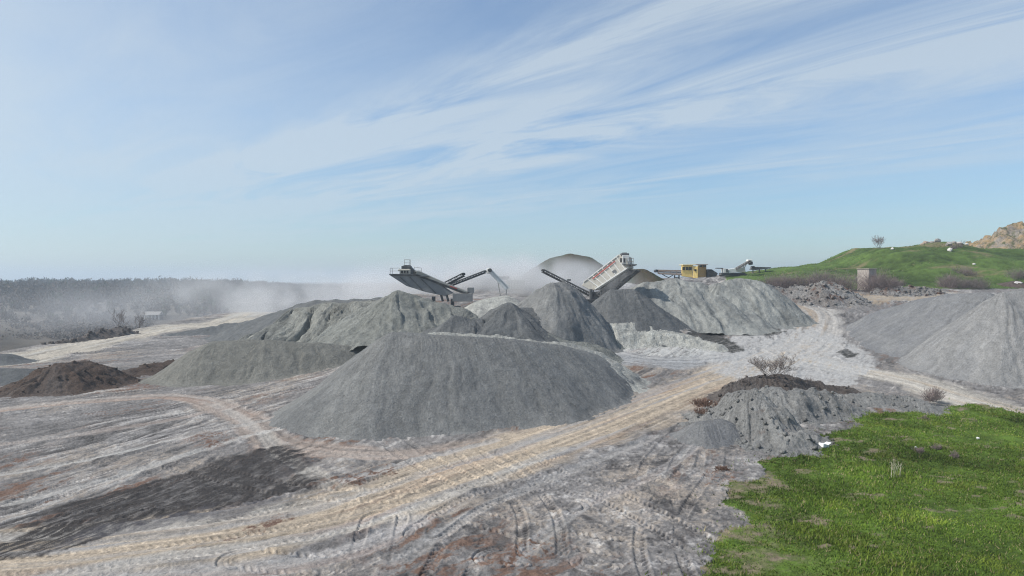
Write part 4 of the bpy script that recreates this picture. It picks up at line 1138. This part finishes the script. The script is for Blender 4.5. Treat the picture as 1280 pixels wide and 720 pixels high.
def make_rocks():
    def rockm(name, c1, c2):
        m, nt, b = nmat(name); t = N(nt, 'ShaderNodeTexCoord').outputs['Object']
        n1 = noise(nt, t, 1.6, 6, .7)
        nt.links.new(mixc(nt, mrange(nt, n1, .35, .65, 0, 1), c1, c2), b.inputs['Base Color']); b.inputs['Roughness'].default_value = .9
        bump(nt, b, n1, .2)
        return m
    grey = rockm('grey_rock', (.24, .23, .22), (.36, .34, .32)); wht = rockm('white_rock', (.5, .48, .45), (.62, .6, .57)); red = rockm('brown_rock', (.28, .21, .16), (.40, .33, .27))
    for i, (u, D, s, m, lab) in enumerate((
        (1153, 213, (.8, .7, .6), red, 'brown boulder lowest in the row of rocks on the hill crest'),
        (1158, 213, (1.3, .9, .9), red, 'biggest brown boulder in the row of rocks on the hill crest'),
        (1164, 213, (.8, .8, .6), grey, 'grey boulder between the brown and pale ones on the crest'),
        (1171, 213, (1.2, .9, 1.0), grey, 'large grey boulder leaning against the highest hilltop'),
        (1185, 204, (1.4, .9, .8), grey, 'broad dark boulder just below the highest hilltop'),
        (1192, 207, (.8, .6, .5), grey, 'small grey boulder touching the broad dark one'),
        (1199, 206, (1.0, .7, .6), wht, 'pale boulder right of the broad dark one'),
        (1208, 206, (.6, .5, .45), wht, 'small pale boulder on the hill, end of the upper rocks'),
        (1187, 197, (1.0, .7, .8), wht, 'white boulder beside the tiny dark shrub'),
        (1115, 203, (.6, .5, .45), wht, 'lone white stone on the slope below the bare tree'),
        (1217, 186, (.6, .5, .4), wht, 'lone yellowish white stone in the middle of the slope'),
        (1272, 171, (1.5, .9, .8), wht, 'pale slab boulder under the shrub at the picture edge'))):
        x = (u - 640) / F * D
        boulder(Vector((x, D, tz(x, D))), s, m, lab, 700 + i, group='boulders on the grassy hill')
    # stones around the rubble at the hill foot
    rnd = random.Random(9)
    # white scrap by the spoil heap
    wp, nt, b = nmat('white_scrap'); b.inputs['Base Color'].default_value = (.74, .74, .72, 1); b.inputs['Roughness'].default_value = .6
    p = ground_pt(1030, 561)
    s = MB(); s.box(p + Vector((.05, 0, .22)), (.75, .5, .34), Matrix.Rotation(.5, 4, 'Z') @ Matrix.Rotation(.2, 4, 'Y')); s.box(p + Vector((.32, -.1, .42)), (.42, .5, .06), Matrix.Rotation(.5, 4, 'Z') @ Matrix.Rotation(-.3, 4, 'Y'))
    tag(s.build('scrap_bucket', wp, None, p, .03), 'white plastic box dumped at the toe of the grey spoil heap beside the grass', 'scrap')
    for i, (u, v, lab) in enumerate(((1025, 556, 'white lump of scrap just above the dumped white box'), (887, 505, 'small white stone on the rusty soil patch'), (1224, 550, 'tiny white scrap lying in the meadow on the far right'), (1146, 562, 'tiny white scrap beside the dead weeds'))):
        boulder(ground_pt(u, v) + Vector((0, 0, .08)), (.14, .12, .12), wp, lab, 750 + i, 'white_scrap', 'scrap')
    # concrete hut
    con = rockm('weathered_concrete', (.34, .29, .26), (.42, .38, .34)); cr = rockm('reddish_concrete', (.30, .17, .13), (.36, .25, .2))
    D = 164; x0 = (1078.5 - 640) / F * D; z0 = tz(x0 + 1.5, D)
    base = Vector((x0 + 1.7, D + 1.4, z0)); r = thing('concrete_hut', base, 'small pinkish concrete hut half hidden by the large purple bush', 'hut')
    s = MB(); z1 = W(1078, 336.5, D).z
    s.box(base + Vector((0, 0, (z1 - z0) / 2 - .4)), (3.0, 3.0, z1 - z0 + .8), Matrix.Rotation(.5, 4, 'Z')); s.build('wall', con, r, bev=.06)
    s = MB(); s.box(base + Vector((0, 0, z1 - z0 + .08)), (3.3, 3.3, .16), Matrix.Rotation(.5, 4, 'Z')); s.build('roof', con, r, bev=.04)
    s = MB(); q = Matrix.Rotation(.5, 4, 'Z') @ Vector((.2, -1.52, 0)); s.box(base + q + Vector((0, 0, (z1 - z0) * .5)), (1.5, .06, 2.0), Matrix.Rotation(.5, 4, 'Z')); s.build('door', cr, r, bev=0)  # darker, redder panel on the right-facing wall
    # sheds in the dusty valley
    wall = metal('pale_shed_wall', (.42, .41, .40), .2); roof = metal('shed_roof', (.24, .23, .22), .2); dk = metal('shed_door', (.12, .12, .13), .2)
    for (u, v, D, w, dd, h, lab) in ((192, 394, 335, 7, 4, 2.3, 'small pale open-sided shed with white posts in the dusty valley'),):
        x = (u - 640) / F * D; z0 = tz(x, D); base = Vector((x, D, z0))
        r = thing('farm_shed', base, lab, 'shed')
        if u < 100:
            s = MB(); s.box(base + Vector((0, 0, h / 2)), (w, dd, h)); s.build('wall', wall, r, bev=0)
            s = MB(); s.box(base + Vector((2, -dd / 2 - .02, 1.1)), (2.4, .1, 2.2)); s.build('door', dk, r, bev=0)
        else:
            for k in range(5):
                s = MB(); s.box(base + Vector((-w / 2 + k * w / 4, -dd / 2, h / 2)), (.5, .5, h)); s.build('post', wall, r, bev=0)
            s = MB(); s.box(base + Vector((0, dd / 2, h / 2)), (w, .3, h)); s.build('back_wall', dk, r, bev=0)
        s = MB(); s.prism([base + Vector((-w / 2 - .4, -dd / 2 - .4, h)), base + Vector((-w / 2 - .4, 0, h + 1.6)), base + Vector((-w / 2 - .4, dd / 2 + .4, h))], (w + .8, 0, 0)); s.build('roof', roof, r, bev=0)

# ------------------------------------------------------------------ air
def make_air():
    m = bpy.data.materials.new('haze'); m.use_nodes = True; nt = m.node_tree
    for n in list(nt.nodes): nt.nodes.remove(n)
    out = nt.nodes.new('ShaderNodeOutputMaterial'); pv = nt.nodes.new('ShaderNodeVolumePrincipled')
    pv.inputs['Density'].default_value = HAZE; pv.inputs['Color'].default_value = (.72, .84, .95, 1); pv.inputs['Anisotropy'].default_value = .3
    nt.links.new(pv.outputs[0], out.inputs['Volume'])
    s = MB(); s.box((0, 3400, 33), (14400, 7300, 104)); o = s.build('haze', m, bev=0)
    tag(o, 'thin haze that fades the far valley', 'haze', kind='stuff')
    def cloud(c, semi, dens, sc, seed, label, lo=.42, hi=.75, col=(.97, .975, .98), rz=0):
        m = bpy.data.materials.new('dust'); m.use_nodes = True; nt = m.node_tree
        for n in list(nt.nodes): nt.nodes.remove(n)
        out = nt.nodes.new('ShaderNodeOutputMaterial'); pv = nt.nodes.new('ShaderNodeVolumePrincipled')
        pv.inputs['Color'].default_value = (*col, 1); pv.inputs['Anisotropy'].default_value = .2
        tc = nt.nodes.new('ShaderNodeTexCoord')
        ob = tc.outputs['Object']
        L = N(nt, 'ShaderNodeVectorMath', operation='LENGTH'); nt.links.new(ob, L.inputs[0])
        fall = mrange(nt, L.outputs['Value'], .15, 1.0, 1, 0)
        fall = mth(nt, 'MULTIPLY', fall, fall)
        mp = N(nt, 'ShaderNodeMapping'); mp.inputs['Scale'].default_value = tuple(q * sc for q in semi); mp.inputs['Location'].default_value = (seed, seed * 2, 0)
        nt.links.new(ob, mp.inputs['Vector'])
        nz = noise(nt, mp.outputs[0], 1.0, 4, .6)
        den = mth(nt, 'MULTIPLY', mth(nt, 'MULTIPLY', fall, mrange(nt, nz, lo, hi, .0, 1)), dens)
        nt.links.new(den, pv.inputs['Density']); nt.links.new(pv.outputs[0], out.inputs['Volume'])
        bm = bmesh.new(); bmesh.ops.create_icosphere(bm, subdivisions=3, radius=1.02)
        me = bpy.data.meshes.new('dust_cloud'); bm.to_mesh(me); bm.free(); me.materials.append(m)
        o = link('dust_cloud', me); o.location = c; o.scale = semi; o.rotation_euler.z = rz
        tag(o, label, 'dust', kind='stuff')
    cloud(W(612, 362, 166), (42, 17, 11), .55, .12, 1.3, 'white dust around the slim white conveyor', .38, .6)
    cloud(W(700, 357, 158), (24, 12, 8), .36, .12, 4.1, 'white dust plume rising behind the screening machine', .36, .62)
    cloud(W(622, 362, 131), (15, 6, 5), .05, .2, 3.3, 'thin dust in front of the slim white conveyor', .42, .62)
    cloud(W(765, 352, 121), (7, 4, 6.5), .10, .3, 5.5, 'grey dust falling below the screening machine', .4, .65)
    cloud(W(430, 372, 215), (90, 34, 13), .13, .05, 7.7, 'dust drifting left from the machines', .44, .60)
    cloud(W(170, 392, 280), (200, 95, 19), .016, .028, 9.2, 'broad thin dust over the wooded valley', .42, .62, (.78, .78, .80))

# ------------------------------------------------------------------ light, sky, camera
HAZE = .0004
SUN_EL, SUN_AZ = 46, -98        # azimuth from +Y towards +X
def make_light():
    w = bpy.data.worlds.new('World'); SC.world = w; w.use_nodes = True
    nt = w.node_tree; bg = nt.nodes['Background']
    sky = nt.nodes.new('ShaderNodeTexSky'); sky.sky_type = 'NISHITA'; sky.sun_disc = False
    sky.sun_elevation = math.radians(SUN_EL); sky.sun_rotation = math.radians(SUN_AZ)
    sky.altitude = 200; sky.air_density = 1.0; sky.dust_density = .35; sky.ozone_density = 1.3
    tc = nt.nodes.new('ShaderNodeTexCoord'); sep = nt.nodes.new('ShaderNodeSeparateXYZ'); nt.links.new(tc.outputs['Generated'], sep.inputs[0])
    X, Yn, Z = sep.outputs
    zc = mth(nt, 'MAXIMUM', Z, .02)
    px = mth(nt, 'DIVIDE', X, zc); py = mth(nt, 'DIVIDE', Yn, zc)
    a = math.radians(-40)
    al = mth(nt, 'ADD', mth(nt, 'MULTIPLY', px, math.sin(a)), mth(nt, 'MULTIPLY', py, math.cos(a)))
    ac = mth(nt, 'ADD', mth(nt, 'MULTIPLY', px, math.cos(a)), mth(nt, 'MULTIPLY', py, -math.sin(a)))
    cmb = nt.nodes.new('ShaderNodeCombineXYZ'); nt.links.new(al, cmb.inputs[0]); nt.links.new(ac, cmb.inputs[1])
    wisp = noise(nt, vscale(nt, cmb.outputs[0], (.38, 1.25, 1)), 1.0, 8, .62)
    wn = [n for n in nt.nodes if n.type == 'TEX_NOISE'][-1]; wn.inputs['Distortion'].default_value = 1.1
    big = noise(nt, vscale(nt, cmb.outputs[0], (.16, .42, 1)), 1.0, 5, .55)
    # two bands of cirrus
    def band(c, wd, amp):
        sh = mth(nt, 'ADD', ac, mth(nt, 'MULTIPLY', mth(nt, 'SUBTRACT', big, .5), 1.6))
        d = mth(nt, 'ABSOLUTE', mth(nt, 'SUBTRACT', sh, c), 0)
        return mrange(nt, d, 0, wd, amp, 0)
    bands = mth(nt, 'ADD', mth(nt, 'ADD', band(2.15, .5, .9), band(3.35, 1.1, 1.0)), mth(nt, 'ADD', band(5.6, 1.8, .5), band(.9, .8, .1)))
    f = mth(nt, 'MULTIPLY', mth(nt, 'ADD', bands, .12), mrange(nt, wisp, .34, .70, 0, 1.25))
    veil = mrange(nt, big, .38, .68, .0, .26)
    f = mth(nt, 'ADD', f, veil)
    # thin high veil towards the sun side
    lf = mrange(nt, mth(nt, 'DIVIDE', X, mth(nt, 'MAXIMUM', Yn, .05)), -.05, -.75, 0, .58)
    f = mth(nt, 'ADD', f, lf)
    f = mth(nt, 'MINIMUM', f, .72)
    f = mth(nt, 'MULTIPLY', f, mrange(nt, Z, .0, .16, .45, 1))
    g = mrange(nt, Z, 0, .22, 0, 1)
    base = mixc(nt, 1.0, sky.outputs[0], mixc(nt, g, (.60, .73, .82), (.80, .93, 1.02)), 'MULTIPLY')
    c = mixc(nt, f, base, (4.4, 5.0, 5.45))
    nt.links.new(c, bg.inputs['Color']); bg.inputs['Strength'].default_value = .125
    l = bpy.data.lights.new('sun', 'SUN'); l.energy = 4.5; l.angle = math.radians(.55); l.color = (1, .955, .89)
    o = bpy.data.objects.new('sun', l); COL.objects.link(o)
    el, az = math.radians(SUN_EL), math.radians(SUN_AZ)
    d = Vector((math.sin(az) * math.cos(el), math.cos(az) * math.cos(el), math.sin(el)))
    o.rotation_euler = d.to_track_quat('Z', 'Y').to_euler()
    o.location = d * 300
    cam = bpy.data.cameras.new('camera'); cam.sensor_width = 36; cam.lens = 36 * F / 1280; cam.clip_end = 30000; cam.clip_start = .5
    co = bpy.data.objects.new('camera', cam); COL.objects.link(co); co.location = (0, 0, H)
    co.rotation_euler = (math.radians(90) - math.atan((360 - V0) / F), 0, 0)
    SC.camera = co
    SC.view_settings.view_transform = 'Standard'; SC.view_settings.look = 'None'; SC.view_settings.exposure = EXPO; SC.view_settings.gamma = 1
    SC.cycles.volume_step_rate = 2.0; SC.cycles.volume_max_steps = 96; SC.cycles.volume_bounces = 1
    SC.cycles.max_bounces = 5; SC.cycles.diffuse_bounces = 2; SC.cycles.use_denoising = True; SC.cycles.denoising_prefilter = 'FAST'; SC.cycles.use_adaptive_sampling = False; SC.cycles.filter_width = 1.15; SC.cycles.sample_clamp_indirect = 4

EXPO = 0.17
make_light()
make_ground()
make_piles()
make_machines()
make_plants()
make_grass()
make_hill_grass()
make_woods()
make_rocks()
make_air()
bpy.context.view_layer.update()
